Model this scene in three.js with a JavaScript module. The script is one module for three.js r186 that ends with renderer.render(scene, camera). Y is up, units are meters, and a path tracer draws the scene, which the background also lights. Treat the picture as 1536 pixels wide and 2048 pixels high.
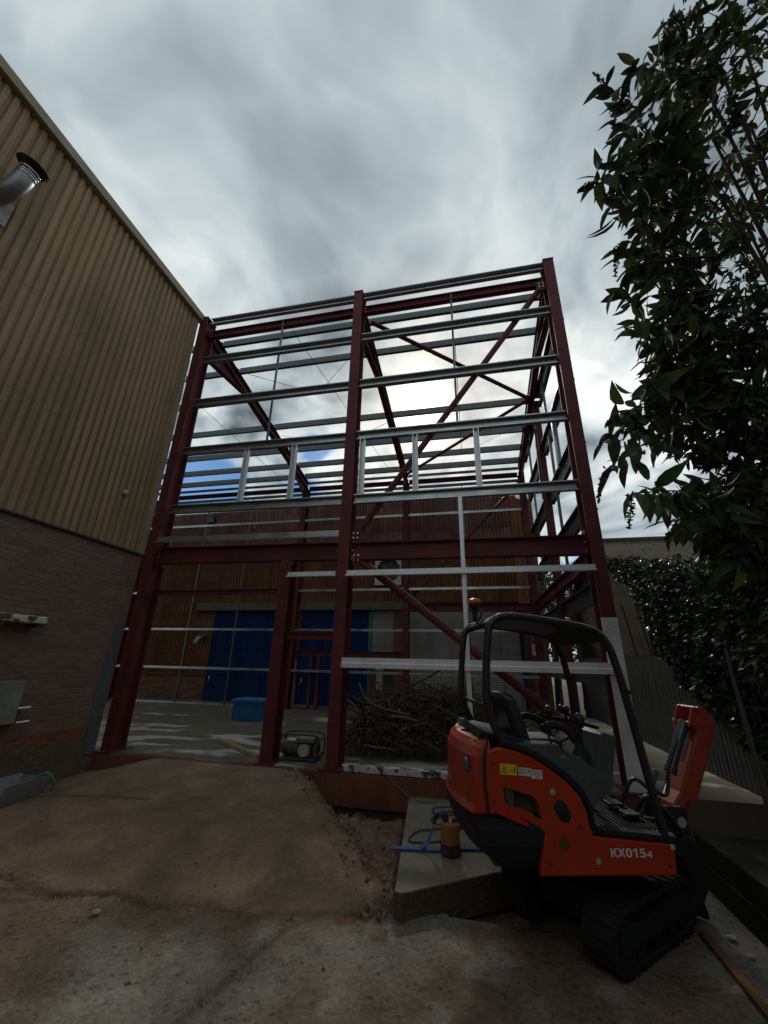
import * as THREE from 'three';
import { mergeGeometries } from 'three/addons/utils/BufferGeometryUtils.js';
import { RoundedBoxGeometry } from 'three/addons/geometries/RoundedBoxGeometry.js';
import { FontLoader } from 'three/addons/loaders/FontLoader.js';
import { TextGeometry } from 'three/addons/geometries/TextGeometry.js';

// ------------------------------------------------------------------ camera, sky, sun, exposure
const S = 1.2;                                   // survey units -> metres, applied to every object at the end
const scene = new THREE.Scene();
const camera = new THREE.PerspectiveCamera(104.0, 0.75, 0.05, 900);
camera.position.set(0, 1.6 * S, 0);
camera.up.set(0.05388, 0.93697, 0.34522);
camera.lookAt(-0.20219, 1.6 * S + 0.3488, -0.91513);
scene.add(camera);
const renderer = new THREE.WebGLRenderer({ antialias: true });
renderer.toneMapping = THREE.LinearToneMapping;
renderer.toneMappingExposure = 1.1;
renderer.shadowMap.enabled = true;
const SUN = new THREE.Vector3(-0.0901, 0.5785, -0.8107).normalize();
const sun = new THREE.DirectionalLight(new THREE.Color(1, 0.95, 0.86), 2.0);
sun.position.copy(SUN).multiplyScalar(60);
sun.castShadow = true; sun.shadow.radius = 14; sun.shadow.mapSize.set(2048, 2048);
Object.assign(sun.shadow.camera, { left: -22, right: 22, top: 22, bottom: -22, near: 1, far: 140 });
scene.add(sun, sun.target);

// ------------------------------------------------------------------ noise
function rng(a) { return () => { a |= 0; a = a + 0x6D2B79F5 | 0; let t = Math.imul(a ^ a >>> 15, 1 | a); t = t + Math.imul(t ^ t >>> 7, 61 | t) ^ t; return ((t ^ t >>> 14) >>> 0) / 4294967296; }; }
const hash = (x, y, s = 0) => { let h = Math.imul(x | 0, 374761393) + Math.imul(y | 0, 668265263) + Math.imul(s | 0, 974634777) | 0; h = Math.imul(h ^ h >>> 13, 1274126177); return ((h ^ h >>> 16) >>> 0) / 4294967295; };
const mod = (a, n) => ((a % n) + n) % n;
function vn(x, y, p = 0, s = 0) {
  const xi = Math.floor(x), yi = Math.floor(y), fx = x - xi, fy = y - yi;
  const u = fx * fx * (3 - 2 * fx), v = fy * fy * (3 - 2 * fy);
  const X0 = p ? mod(xi, p) : xi, X1 = p ? mod(xi + 1, p) : xi + 1, Y0 = p ? mod(yi, p) : yi, Y1 = p ? mod(yi + 1, p) : yi + 1;
  const a = hash(X0, Y0, s), b = hash(X1, Y0, s), c = hash(X0, Y1, s), d = hash(X1, Y1, s);
  return a + (b - a) * u + (c - a) * v + (a - b - c + d) * u * v;
}
function fbm(x, y, oct = 5, p = 0, s = 0) { let f = 0, a = 0.5, n = 0; for (let i = 0; i < oct; i++) { f += a * vn(x, y, p, s + i * 17); n += a; x *= 2; y *= 2; p *= 2; a *= 0.5; } return f / n; }
const sstep = (a, b, x) => { const t = Math.min(1, Math.max(0, (x - a) / (b - a))); return t * t * (3 - 2 * t); };
const lerp = (a, b, t) => a + (b - a) * t;

// ------------------------------------------------------------------ sky: broken grey cloud, sun behind thin cloud, a blue gap low down
{
  const W = 2048, H = 1024, data = new Float32Array(W * H * 4);
  const U = (x, y, z) => new THREE.Vector3(x, y, z).normalize();
  // broad bands of thicker and thinner cloud: direction, angular radius, brightness change
  const lumps = [[U(-.25, .80, -.52), .16, -.09], [U(-.28, .70, -.62), .10, -.07], [U(-.068, .933, -.353), .22, -.05], [U(-.513, .759, -.40), .08, -.06],
    [U(-.42, .89, -.2), .2, .08], [U(-.457, .752, -.474), .12, .20], [U(-.52, .66, -.55), .12, .10], [U(-.60, .78, -.18), .18, .12], [U(.30, .60, -.74), .26, .12], [U(.22, .74, -.63), .2, .07], [U(-.62, .62, -.47), .14, .10],
    [U(.07, .86, -.507), .12, .07], [U(.25, .84, -.46), .2, -.05], [U(-.357, .50, -.771), .10, .16], [U(-.444, .594, -.671), .09, -.10], [U(.341, .322, -.883), .16, -.10],
    [U(.05, .40, -.9), .12, .10], [U(-.2, .42, -.87), .10, .14]];
  const blues = [[U(-.60, .375, -.705), .062, .95], [U(-.53, .36, -.76), .05, .8], [U(-.343, .47, -.811), .045, .62], [U(-.40, .36, -.84), .05, .5], [U(.25, .22, -.94), .06, .6], [U(-.72, .33, -.6), .07, .5]];
  const d = new THREE.Vector3(), SX = new THREE.Vector3(1, 0, 0).addScaledVector(SUN, -SUN.x).normalize(), SY = SUN.clone().cross(SX);
  for (let j = 0; j < H; j++) for (let i = 0; i < W; i++) {
    const ph = ((i + 0.5) / W - 0.5) * 2 * Math.PI, th = ((j + 0.5) / H - 0.5) * Math.PI;
    d.set(Math.cos(th) * Math.cos(ph), Math.sin(th), Math.cos(th) * Math.sin(ph));
    const k = (j * W + i) * 4;
    if (d.y < -0.03) { data[k] = .10; data[k + 1] = .10; data[k + 2] = .095; data[k + 3] = 1; continue; }
    const hgt = Math.max(d.y, 0) + 0.16, px = d.x / hgt, pz = d.z / hgt;
    const wx = fbm(px * .9 + 7, pz * .9 + 3, 4, 0, 5) - .5, wz = fbm(px * .9 + 31, pz * .9 + 9, 4, 0, 9) - .5;
    const nb = fbm(px * .8 + wx * 1.6 + 11, pz * .8 + wz * 1.6 + 4, 5, 0, 2);
    const nm = fbm(px * 2.6 + wx * 2.5, pz * 2.6 + wz * 2.5 + 40, 6, 0, 21);
    const nf = fbm(px * 7 + wx * 4, pz * 7 + wz * 4, 5, 0, 33), nx = fbm(px * 15 + wx * 9, pz * 11 + wz * 9, 4, 0, 53);
    const bil = 1 - Math.abs(2 * fbm(px * 3.4 + wx * 3 + 60, pz * 3.4 + wz * 3, 5, 0, 87) - 1) * 1.6;
    const low = sstep(.88, .48, d.y);                          // small broken puffs lower down, smooth sheets overhead
    let L = .365 + (nb - .5) * .26 + (nm - .5) * lerp(.30, .80, low) + (nf - .5) * lerp(.17, .72, low) + (nx - .5) * lerp(.07, .50, low) + (bil - .72) * lerp(.22, .30, low) + low * .13;
    const pa = Math.atan2(d.dot(SY), d.dot(SX)), ps = Math.acos(Math.min(1, Math.max(-1, d.dot(SUN))));
    L += (fbm(pa * 3.2 + wx * 1.2 + 20, ps * 1.6 + wz, 5, 0, 71) - .5) * .20 * sstep(.25, .6, ps) * sstep(3.0, 2.2, Math.abs(pa));
    for (const [v, r, a] of lumps) { const c = d.dot(v); if (c > .8) { const an = Math.acos(Math.min(1, c)) / r; L += a * Math.exp(-an * an * (.75 + nm * .5)); } }
    const ang = Math.acos(Math.min(1, Math.max(-1, d.dot(SUN))));
    const thin = .75 + (nm - .5) * .9;
    L += .20 * Math.exp(-ang / .42) + thin * .45 * Math.exp(-Math.pow(ang / .12, 2)) + 5.0 * thin * Math.exp(-Math.pow(ang / .05, 2));
    L = Math.max(.13, L) * .98;
    const wm = Math.exp(-Math.pow(ang / .2, 2));
    const wt = sstep(.36, .85, L); let r = L * lerp(lerp(.80, .95, wt), 1.02, wm), g = L * lerp(lerp(.965, 1.01, wt), 1.0, wm), b = L * lerp(lerp(1.05, .99, wt), .90, wm);
    let hole = 0; for (const [v, rr, a] of blues) { const c = d.dot(v); if (c > .8) { const an = Math.acos(Math.min(1, c)) / rr; hole += a * Math.exp(-an * an); } }
    hole += .16 * sstep(.62, .76, nm) * low;
    const open = sstep(.30, .62, hole + (.5 - nm) * 1.7 + (.5 - nf) * .7) * sstep(.05, .2, hole);
    r = lerp(r, .12, open * .85); g = lerp(g, .28, open * .85); b = lerp(b, .60, open * .85);
    const edge = open * (1 - open) * 4; r += edge * .10; g += edge * .10; b += edge * .09;
    data[k] = r; data[k + 1] = g; data[k + 2] = b; data[k + 3] = 1;
  }
  const t = new THREE.DataTexture(data, W, H, THREE.RGBAFormat, THREE.FloatType);
  t.mapping = THREE.EquirectangularReflectionMapping; t.magFilter = t.minFilter = THREE.LinearFilter; t.wrapS = THREE.RepeatWrapping; t.needsUpdate = true;
  scene.background = t; scene.environment = t;
}

// ------------------------------------------------------------------ textures (surface grain only) and materials
const toS = v => Math.round(255 * Math.min(1, Math.max(0, v <= .0031308 ? 12.92 * v : 1.055 * Math.pow(v, 1 / 2.4) - .055)));
function tex(n, fn, srgb = true) {
  const a = new Uint8Array(n * n * 4);
  for (let j = 0; j < n; j++) for (let i = 0; i < n; i++) {
    const c = fn(i / n, j / n), k = (j * n + i) * 4;
    const q = Array.isArray(c) ? c : [c, c, c];
    for (let m = 0; m < 3; m++) a[k + m] = srgb ? toS(q[m]) : Math.round(255 * Math.min(1, Math.max(0, q[m])));
    a[k + 3] = 255;
  }
  const t = new THREE.DataTexture(a, n, n); t.wrapS = t.wrapT = THREE.RepeatWrapping; t.magFilter = THREE.LinearFilter; t.minFilter = THREE.LinearMipmapLinearFilter; t.generateMipmaps = true;
  if (srgb) t.colorSpace = THREE.SRGBColorSpace; t.needsUpdate = true; return t;
}
const rep = (t, u, v = u) => { const c = t.clone(); c.repeat.set(u, v); c.needsUpdate = true; return c; };
const mottle = tex(512, (u, v) => { const c = fbm(u * 4, v * 4, 6, 4, 1), f = fbm(u * 64, v * 64, 3, 64, 7); const k = .55 + .5 * (c - .2) + .25 * (f - .5); return [k, k * .985, k * .96]; });
const speck = tex(512, (u, v) => { const f = fbm(u * 40, v * 40, 4, 40, 27), g = vn(u * 150, v * 150, 150, 9), c = fbm(u * 7, v * 7, 4, 7, 2), k = .70 + .55 * (f - .5) + .22 * (g - .5) + .25 * (c - .5) - .28 * sstep(.68, .78, fbm(u * 28, v * 28, 3, 28, 91)); return [k, k * .985, k * .955]; });
const speckSoft = tex(512, (u, v) => { const f = fbm(u * 44, v * 44, 4, 44, 27), g = vn(u * 150, v * 150, 150, 9), c = fbm(u * 5, v * 5, 5, 5, 2), k = .72 + .30 * (f - .5) + .16 * (g - .5) + .40 * (c - .5); return [k, k * .985, k * .955]; });
const grain = tex(512, (u, v) => .5 * fbm(u * 96, v * 96, 3, 96, 3) + .35 * fbm(u * 24, v * 24, 3, 24, 4) + .2 * fbm(u * 6, v * 6, 3, 6, 8), false);
const roughMap = tex(512, (u, v) => { const c = fbm(u * 5, v * 5, 6, 5, 61); return [0, .62 + .38 * sstep(.28, .55, c), 0]; }, false);
const streak = tex(512, (u, v) => { const a = fbm(u * 60, v * 2, 4, 0, 12) , e = fbm(u * 5, v * 5, 5, 5, 2); const k = .62 + .3 * (a - .5) + .45 * (e - .45); return [k, k * .98, k * .95]; });
const spangle = tex(512, (u, v) => { const k = .78 + .22 * vn(u * 40, v * 40, 40, 3) * vn(u * 90, v * 90, 90, 5) + .2 * (fbm(u * 5, v * 5, 4, 5, 6) - .5); return [k, k, k]; });
const bleach = (n0, n1, a, b, s) => tex(512, (u, v) => { const f = fbm(u * 14, v * 3, 4, 0, s), g = fbm(u * 6, v * 4, 5, 0, s + 3), t = sstep(n0, n1, f * .5 + g * .55), d = .72 + .5 * (fbm(u * 30, v * 30, 4, 30, s + 7) - .3); return [0, 1, 2].map(i => lerp(a[i], b[i], t) * d); });
const bleachRed = bleach(.36, .74, [.22, .085, .06], [.36, .24, .20], 70);
const bleachOrange = bleach(.54, .86, [.22, .095, .034], [.34, .22, .13], 90);
const farBrick = (a, s) => tex(512, (u, v) => { const row = Math.floor(v * 32), x = u * 12 + (row % 2) * .5, c = Math.floor(x), fx = x - c, fy = v * 32 - row; const m = fx < .06 || fy < .16; const t = .7 + .6 * hash(mod(c, 12), row, s), k = m ? 1.15 : t; const g = .8 + .4 * fbm(u * 20, v * 20, 3, 20, s); return a.map(q => q * k * g); });
const brickYellow = farBrick([.066, .048, .027], 4), brickBrown = farBrick([.155, .082, .05], 6);
const scuff = tex(512, (u, v) => { const e = fbm(u * 5, v * 5, 5, 5, 22), f = fbm(u * 50, v * 50, 3, 50, 24), sc = sstep(.70, .76, fbm(u * 14 + v * 3, v * 60, 4, 0, 29)) * sstep(.5, .62, e), k = .66 + .55 * (e - .45) + .22 * (f - .5); return [lerp(k, 1, sc * .6), lerp(k, 2.2, sc * .5), lerp(k * .97, 2.0, sc * .5)]; });
const paintWear = tex(512, (u, v) => { const e = fbm(u * 6, v * 6, 5, 6, 122), f = fbm(u * 70, v * 70, 3, 70, 124), mud = sstep(.60, .70, fbm(u * 18, v * 18, 5, 18, 140) * .6 + e * .5), sc = sstep(.74, .79, fbm(u * 60, v * 9, 4, 0, 129)), k = .80 + .3 * (e - .5) + .12 * (f - .5); return [lerp(lerp(k, .5, mud * .6), .62, sc * .5), lerp(lerp(k, 2.6, mud * .4), 1.5, sc * .3), lerp(lerp(k, 6, mud * .4), 2, sc * .3)].map(x => Math.min(1, x)); });
const woodTex = tex(512, (u, v) => { const k = .7 + .5 * (fbm(u * 3, v * 50, 4, 0, 9) - .5) + .25 * (fbm(u * 6, v * 8, 4, 0, 3) - .5); return [k, k * .95, k * .88]; });

const col = (r, g, b) => new THREE.Color().setRGB(r, g, b);
function mat(r, g, b, rough, o = {}) {
  const m = new THREE.MeshPhysicalMaterial({ color: col(r, g, b), roughness: rough, metalness: o.metal || 0, side: o.side || THREE.FrontSide, specularIntensity: rough >= .8 ? .25 : rough >= .5 ? .6 : 1 });
  if (o.map) m.map = o.map; if (o.bump) { m.bumpMap = o.bump; m.bumpScale = o.bs || .003; } if (o.rmap) m.roughnessMap = o.rmap; if (o.vc) m.vertexColors = true; return m;
}
const DS = THREE.DoubleSide;
const M = {
  primer: mat(.165, .033, .035, .6, { map: rep(scuff, .8), bump: rep(grain, .8), bs: .0006 }),
  primerDull: mat(.15, .031, .033, .65, { map: rep(scuff, .6), bump: rep(grain, .8), bs: .0006 }),
  galv: mat(.52, .55, .55, .38, { metal: .85, map: rep(spangle, 1.4), rmap: rep(roughMap, .7) }),
  galvBright: mat(.90, .92, .93, .36, { metal: .3, map: rep(spangle, 1.4) }),  // paler copy of galv, sky reflection on the low rails put into colour
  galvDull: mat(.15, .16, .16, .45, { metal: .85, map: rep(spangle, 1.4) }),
  bolt: mat(.75, .76, .76, .3, { metal: .8 }),
  whitePaint: mat(.92, .93, .94, .5, { map: rep(mottle, .9) }),
  tan: mat(.48, .328, .175, .5, { map: rep(streak, .5, .16) }),
  tanTrim: mat(.46, .40, .27, .5, { map: rep(mottle, .5) }),
  blackTrim: mat(.035, .032, .03, .7),
  mortar: mat(.30, .25, .21, .95, { map: rep(mottle, .8), bump: rep(grain, 2), bs: .004 }),
  clRed: mat(1, 1, 1, .7, { map: rep(bleachRed, .30, .36) }), clOrange: mat(1, 1, 1, .65, { map: rep(bleachOrange, .30, .40) }),
  brickY: mat(1, 1, 1, .95, { map: rep(brickYellow, .42, .42) }), brickB: mat(1, 1, 1, .95, { map: rep(brickBrown, .42, .42) }),
  lintel: mat(.17, .18, .12, .9, { map: rep(mottle, .7), bump: rep(grain, .6), bs: .006 }),
  blueDoor: mat(.008, .04, .15, .8, { map: rep(streak, .35, .2) }), tealPaint: mat(.06, .26, .26, .6, { map: rep(mottle, 1) }),
  shutter: mat(.40, .385, .37, .5, { metal: .2, map: rep(streak, .3, .3) }),
  dark: mat(.16, .155, .15, .85, { map: rep(mottle, 1) }), darkSteel: mat(.06, .06, .06, .5, { metal: .3 }),
  white: mat(.78, .78, .76, .6, { map: rep(mottle, 1) }), steelPipe: mat(.34, .35, .355, .45, { metal: .8, map: rep(spangle, 1) }),
  concreteFloor: mat(1, 1, 1, 1), slab: mat(.30, .265, .21, .85, { map: rep(mottle, .6), bump: rep(grain, .8), bs: .006, rmap: rep(roughMap, .45) }),
  rusty: mat(.24, .095, .058, .8, { map: rep(streak, .6), bump: rep(grain, .7), bs: .004 }),
  timber: mat(.42, .31, .17, .8, { map: rep(woodTex, .8, .8) }), sleeper: mat(.035, .032, .028, .9, { map: rep(woodTex, .6, .6), bump: rep(grain, .7), bs: .006 }),
  exRed: mat(.50, .038, .008, .40, { map: rep(paintWear, 1.1), rmap: rep(roughMap, 1.2) }), exBlack: mat(.018, .018, .02, .38), exBlackMatt: mat(.02, .021, .023, .7, { map: rep(mottle, 1.4) }),
  exGrey: mat(.10, .112, .115, .55, { map: rep(mottle, 1.5) }), weight: mat(.022, .024, .028, .55, { map: rep(mottle, 1.5) }), rubber: mat(.022, .021, .02, .9, { bump: rep(grain, 2), bs: .004 }),
  chrome: mat(.85, .86, .87, .12, { metal: 1 }), cylinder: mat(.05, .06, .058, .3, { metal: .3 }), amber: mat(.75, .19, .02, .3), boomRed: mat(.36, .036, .016, .45, { map: rep(paintWear, 1.2) }),
  floorMat: mat(.13, .13, .12, .7, { map: rep(mottle, 2) }), muddy: mat(.10, .092, .08, .95, { map: rep(mottle, 2), bump: rep(grain, 1.4), bs: .01 }),
  orange: mat(.50, .20, .07, .7, { map: rep(mottle, 2.5) }), hose: mat(.05, .15, .38, .65, { map: rep(mottle, 2) }), cable: mat(.10, .07, .05, .7), wire: mat(.05, .05, .05, .5),
  crate: mat(.03, .17, .42, .55, { map: rep(mottle, 1) }), engine: mat(.16, .15, .14, .55, { metal: .4, map: rep(mottle, 3) }), bark: mat(.10, .078, .055, .95, { map: rep(woodTex, 1, 1), bump: rep(grain, 2), bs: .006 }),
  twig: mat(.13, .10, .07, .95), paleBranch: mat(.24, .20, .15, .9, { map: rep(woodTex, 2, 2) }),
  tile: mat(.10, .083, .052, .95, { map: rep(mottle, .8), bump: rep(grain, .8), bs: .01 }), paleSteel: mat(.085, .09, .088, .6, { metal: .3, map: rep(streak, .8) }),
  pebble: mat(.24, .17, .125, .95, { map: rep(mottle, 3) }), pale: mat(.55, .52, .47, .9, { map: rep(mottle, 3) }), sage: mat(.30, .33, .27, .6, { map: rep(mottle, 2) }), hoseGreen: mat(.06, .22, .16, .5),
  soilM: mat(1, 1, 1, .95, { vc: true, map: rep(mottle, 1.1), bump: rep(grain, .9), bs: .02 }),
  tarmacM: mat(1, 1, 1, .95, { vc: true, map: rep(speckSoft, 1.2), bump: rep(grain, 1.6), bs: .012 }),
  yardM: mat(1, 1, 1, .95, { vc: true, map: rep(speck, 1.3), bump: rep(grain, 1.1), bs: .009, rmap: rep(roughMap, .4) }),
};
const leafMat = (r, g, b, rough = .55, tr = .25) => { const m = new THREE.MeshPhysicalMaterial({ color: col(r, g, b), roughness: rough, transmission: tr, thickness: 0, side: DS }); return m; };
M.leaf = leafMat(.050, .066, .018, .75, .30); M.leafDark = leafMat(.030, .042, .014, .75, .22); M.leafYellow = leafMat(.12, .12, .028, .7, .4); for (const k of ['leaf', 'leafDark', 'leafYellow']) M[k].specularIntensity = .5;
M.ivy = leafMat(.045, .075, .026, .28, .15); M.deadLeaf = leafMat(.085, .060, .035, .8, .2); M.farLeaf = leafMat(.06, .085, .03, .6, .35); M.panicle = mat(.055, .035, .035, .95); M.panicle.side = DS;

// ------------------------------------------------------------------ helpers
const V = (x, y, z) => new THREE.Vector3(x, y, z);
const used = {};
function numbered(n) { if (!(n in used)) { used[n] = 0; return n; } used[n]++; return n + '_' + String(used[n]).padStart(3, '0'); }
function mesh(name, g, m, parent) { const o = new THREE.Mesh(g, m); o.castShadow = o.receiveShadow = true; o.name = parent ? name : numbered(name); (parent || scene).add(o); return o; }
function tag(o, label, category, group) { o.userData.label = label; o.userData.category = category; if (group) o.userData.group = group; return o; }
function thing(name, label, category, [x, y, z] = [0, 0, 0], turn = 0, group) { const o = new THREE.Group(); o.name = numbered(name); o.position.set(x, y, z); o.rotation.y = turn; scene.add(o); return tag(o, label, category, group); }
function struct(name, g, m, kind = 'structure') { const o = mesh(name, g, m); o.userData.kind = kind; return o; }
function uvBox(g) {                                            // texture coordinates in metres from the dominant face direction
  g = g.index ? g.toNonIndexed() : g; const p = g.attributes.position, uv = new Float32Array(p.count * 2);
  const a = V(), b = V(), c = V(), n = V();
  for (let i = 0; i < p.count; i += 3) {
    a.fromBufferAttribute(p, i); b.fromBufferAttribute(p, i + 1); c.fromBufferAttribute(p, i + 2);
    n.copy(b).sub(a).cross(c.clone().sub(a)); const ax = Math.abs(n.x), ay = Math.abs(n.y), az = Math.abs(n.z);
    [a, b, c].forEach((q, k) => { const o = (i + k) * 2; if (ay >= ax && ay >= az) { uv[o] = q.x; uv[o + 1] = q.z; } else if (ax >= az) { uv[o] = q.z; uv[o + 1] = q.y; } else { uv[o] = q.x; uv[o + 1] = q.y; } });
  }
  g.setAttribute('uv', new THREE.BufferAttribute(uv, 2)); return g;
}
const box = (x0, x1, y0, y1, z0, z1) => { const g = new THREE.BoxGeometry(Math.abs(x1 - x0), Math.abs(y1 - y0), Math.abs(z1 - z0)); g.translate((x0 + x1) / 2, (y0 + y1) / 2, (z0 + z1) / 2); return uvBox(g); };
const rbox = (x0, x1, y0, y1, z0, z1, r = .01, s = 2) => { const g = new RoundedBoxGeometry(Math.abs(x1 - x0), Math.abs(y1 - y0), Math.abs(z1 - z0), s, r); g.translate((x0 + x1) / 2, (y0 + y1) / 2, (z0 + z1) / 2); return uvBox(g); };
const strip = g => { g = g.index ? g.toNonIndexed() : g; for (const k of Object.keys(g.attributes)) if (!['position', 'normal', 'uv'].includes(k)) g.deleteAttribute(k); return g; };
const join = gs => mergeGeometries(gs.map(strip));
const flip = p => p.map(q => [-q[0], q[1]]).reverse();
function sweep(pts, p0, p1, up = V(0, 1, 0)) {                  // a straight member with the given cross-section
  const sh = new THREE.Shape(pts.map(q => new THREE.Vector2(q[0], q[1]))), d = p1.clone().sub(p0), L = d.length(); d.normalize();
  const g = new THREE.ExtrudeGeometry(sh, { depth: L, bevelEnabled: false });
  const X = up.clone().cross(d).normalize(), Y = d.clone().cross(X).normalize();
  g.applyMatrix4(new THREE.Matrix4().makeBasis(X, Y, d).setPosition(p0)); return uvBox(g);
}
const iSec = (w, h, t = .012, f = .016) => [[-w / 2, -h / 2], [w / 2, -h / 2], [w / 2, -h / 2 + f], [t / 2, -h / 2 + f], [t / 2, h / 2 - f], [w / 2, h / 2 - f], [w / 2, h / 2], [-w / 2, h / 2], [-w / 2, h / 2 - f], [-t / 2, h / 2 - f], [-t / 2, -h / 2 + f], [-w / 2, -h / 2 + f]];
// cold-rolled rail: web, top flange to +x, bottom flange to -x (a Z) with small lips
const zSec = (h, w = .055, t = .004) => [[-t, -h / 2], [-t, h / 2], [w, h / 2], [w, h / 2 - .018], [w - t, h / 2 - .018], [w - t, h / 2 - t], [0, h / 2 - t], [0, -h / 2 + t * 0], [0, -h / 2 - t], [-w, -h / 2 - t], [-w, -h / 2 + .014], [-w + t, -h / 2 + .014], [-w + t, -h / 2]];
const cSec = (h, w = .05, t = .004) => [[0, -h / 2], [w, -h / 2], [w, -h / 2 + .016], [w - t, -h / 2 + .016], [w - t, -h / 2 + t], [t, -h / 2 + t], [t, h / 2 - t], [w - t, h / 2 - t], [w - t, h / 2 - .016], [w, h / 2 - .016], [w, h / 2], [0, h / 2]];
function rod(p0, p1, r, n = 10, r2 = r) { const d = p1.clone().sub(p0), g = new THREE.CylinderGeometry(r2, r, d.length(), n, 1); g.applyQuaternion(new THREE.Quaternion().setFromUnitVectors(V(0, 1, 0), d.clone().normalize())); const c = p0.clone().add(p1).multiplyScalar(.5); g.translate(c.x, c.y, c.z); return g; }
const tube = (pts, r, seg = 24, n = 7, closed = false, tension = .5) => new THREE.TubeGeometry(new THREE.CatmullRomCurve3(pts, closed, 'catmullrom', tension), seg, r, n, closed);
const prism = (pts, depth, bevel = 0, seg = 2) => { const g = new THREE.ExtrudeGeometry(pts instanceof THREE.Shape ? pts : new THREE.Shape(pts.map(q => new THREE.Vector2(q[0], q[1]))), { depth: depth - 2 * bevel, bevelEnabled: bevel > 0, bevelSize: bevel, bevelThickness: bevel, bevelOffset: -bevel, bevelSegments: seg, curveSegments: 10 }); g.translate(0, 0, -depth / 2 + bevel); return uvBox(g); };
const copyTo = (g, x, y, z, ry = 0) => { const c = g.clone(); if (ry) c.rotateY(ry); c.translate(x, y, z); return c; };
const FL = .33;                                               // level of the new floor slab

// ------------------------------------------------------------------ ground
const poly = (pts, x, key = 0) => { for (let i = 0; i < pts.length - 1; i++) { const a = pts[i], b = pts[i + 1]; if ((x - a[key]) * (x - b[key]) <= 0 && a[key] !== b[key]) return a[1 - key] + (b[1 - key] - a[1 - key]) * (x - a[key]) / (b[key] - a[key]); } return x * Math.sign(pts[pts.length - 1][key] - pts[0][key]) < pts[0][key] * Math.sign(pts[pts.length - 1][key] - pts[0][key]) ? pts[0][1 - key] : pts[pts.length - 1][1 - key]; };
const frontLine = [[-5.6, -3.0], [-3.6, -3.13], [-3.0, -3.05], [-2.6, -3.16], [-2.2, -3.1], [-1.87, -3.18], [-1.6, -3.16], [-1.09, -3.28], [-.8, -3.38], [-.55, -3.5]];
const rampEdge = [[-5.6, -2.35], [-5.3, -2.15], [-4.9, -1.85], [-4.4, -1.45], [-3.92, -1.1], [-3.6, -.85], [-3.3, -.85]];   // z, x
const slabLeft = z => lerp(-.61, -.82, (z + 3.37) / (-5.4 + 3.37));
const cracks = [frontLine.map(p => [p[0], p[1]]), [[-1.09, -3.28], [-1.25, -3.1], [-1.33, -2.8], [-1.45, -2.3], [-1.6, -1.5]], [[-4.6, -2.96], [-3.5, -3.0], [-2.9, -3.04]], [[-4.8, -2.6], [-4.0, -2.72], [-3.2, -2.9], [-2.8, -3.1]], [[-5.1, -4.3], [-4.2, -4.25], [-3.4, -4.35]]];
function segD(x, z, pts) { let m = 9; for (let i = 0; i < pts.length - 1; i++) { const [ax, az] = pts[i], [bx, bz] = pts[i + 1], dx = bx - ax, dz = bz - az, t = Math.min(1, Math.max(0, ((x - ax) * dx + (z - az) * dz) / (dx * dx + dz * dz))); m = Math.min(m, Math.hypot(x - ax - dx * t, z - az - dz * t)); } return m; }
function groundAt(x, z) {
  const wob = (fbm(x * 3, z * 3, 4, 0, 8) - .5) * .26, wob2 = (fbm(x * 9, z * 9, 3, 0, 18) - .5) * .07;
  const zf = poly(frontLine, x, 0) + wob * .5 + wob2, ex = poly(rampEdge, z, 0) + wob * .6 + wob2;
  let y = (fbm(x * 1.3, z * 1.3, 3, 0, 4) - .5) * .022 + (fbm(x * 14, z * 14, 3, 0, 5) - .5) * .006, kind = 0;
  const t = Math.min(1, Math.max(0, (zf - z) / (zf + 5.42)));
  const ramp = .315 * (1 - Math.pow(1 - t, 1.25)) * lerp(.32, 1, sstep(-5.35, -4.1, x)) + (z < zf ? .005 : 0);
  const inT = sstep(-.06, .42, x - ex) * sstep(-3.3, -3.65, z);
  if (z < zf) {
    const hole = sstep(-4.95, -5.25, z) * sstep(-1.95, -1.7, x) * .13, tr = lerp(.03, .02, sstep(-3.4, -4.6, z)) - hole + (fbm(x * 7, z * 7, 5, 0, 3) - .5) * .17;
    const right = x > slabLeft(z) - .02 ? 1 : 0;
    y += lerp(ramp, right ? -.1 : tr, inT);
    kind = inT > .2 ? 2 : 1;
    if (kind === 2 && right && x > .4) { kind = 0; }
    if (x > .2) { y = lerp(y, -.005, sstep(.2, .5, x)); kind = 0; }
    if (kind === 1) y += (fbm(x * 30, z * 30, 2, 0, 6) - .5) * .008;
    const rut = Math.abs(x - ex + .1); if (rut < .05 && t > .15) y -= .018 * (1 - rut / .05);
  } else if (z < -3.1 && x > -1.0 && x < -.55 && fbm(x * 6, z * 6, 3, 0, 2) > .52) kind = 2;
  for (const c of cracks) { const d = segD(x + wob * .5 + wob2, z + wob2 * 1.2, c); if (d < .016) y -= .015 * (1 - d / .016); }
  return [y, kind, t];
}
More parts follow.
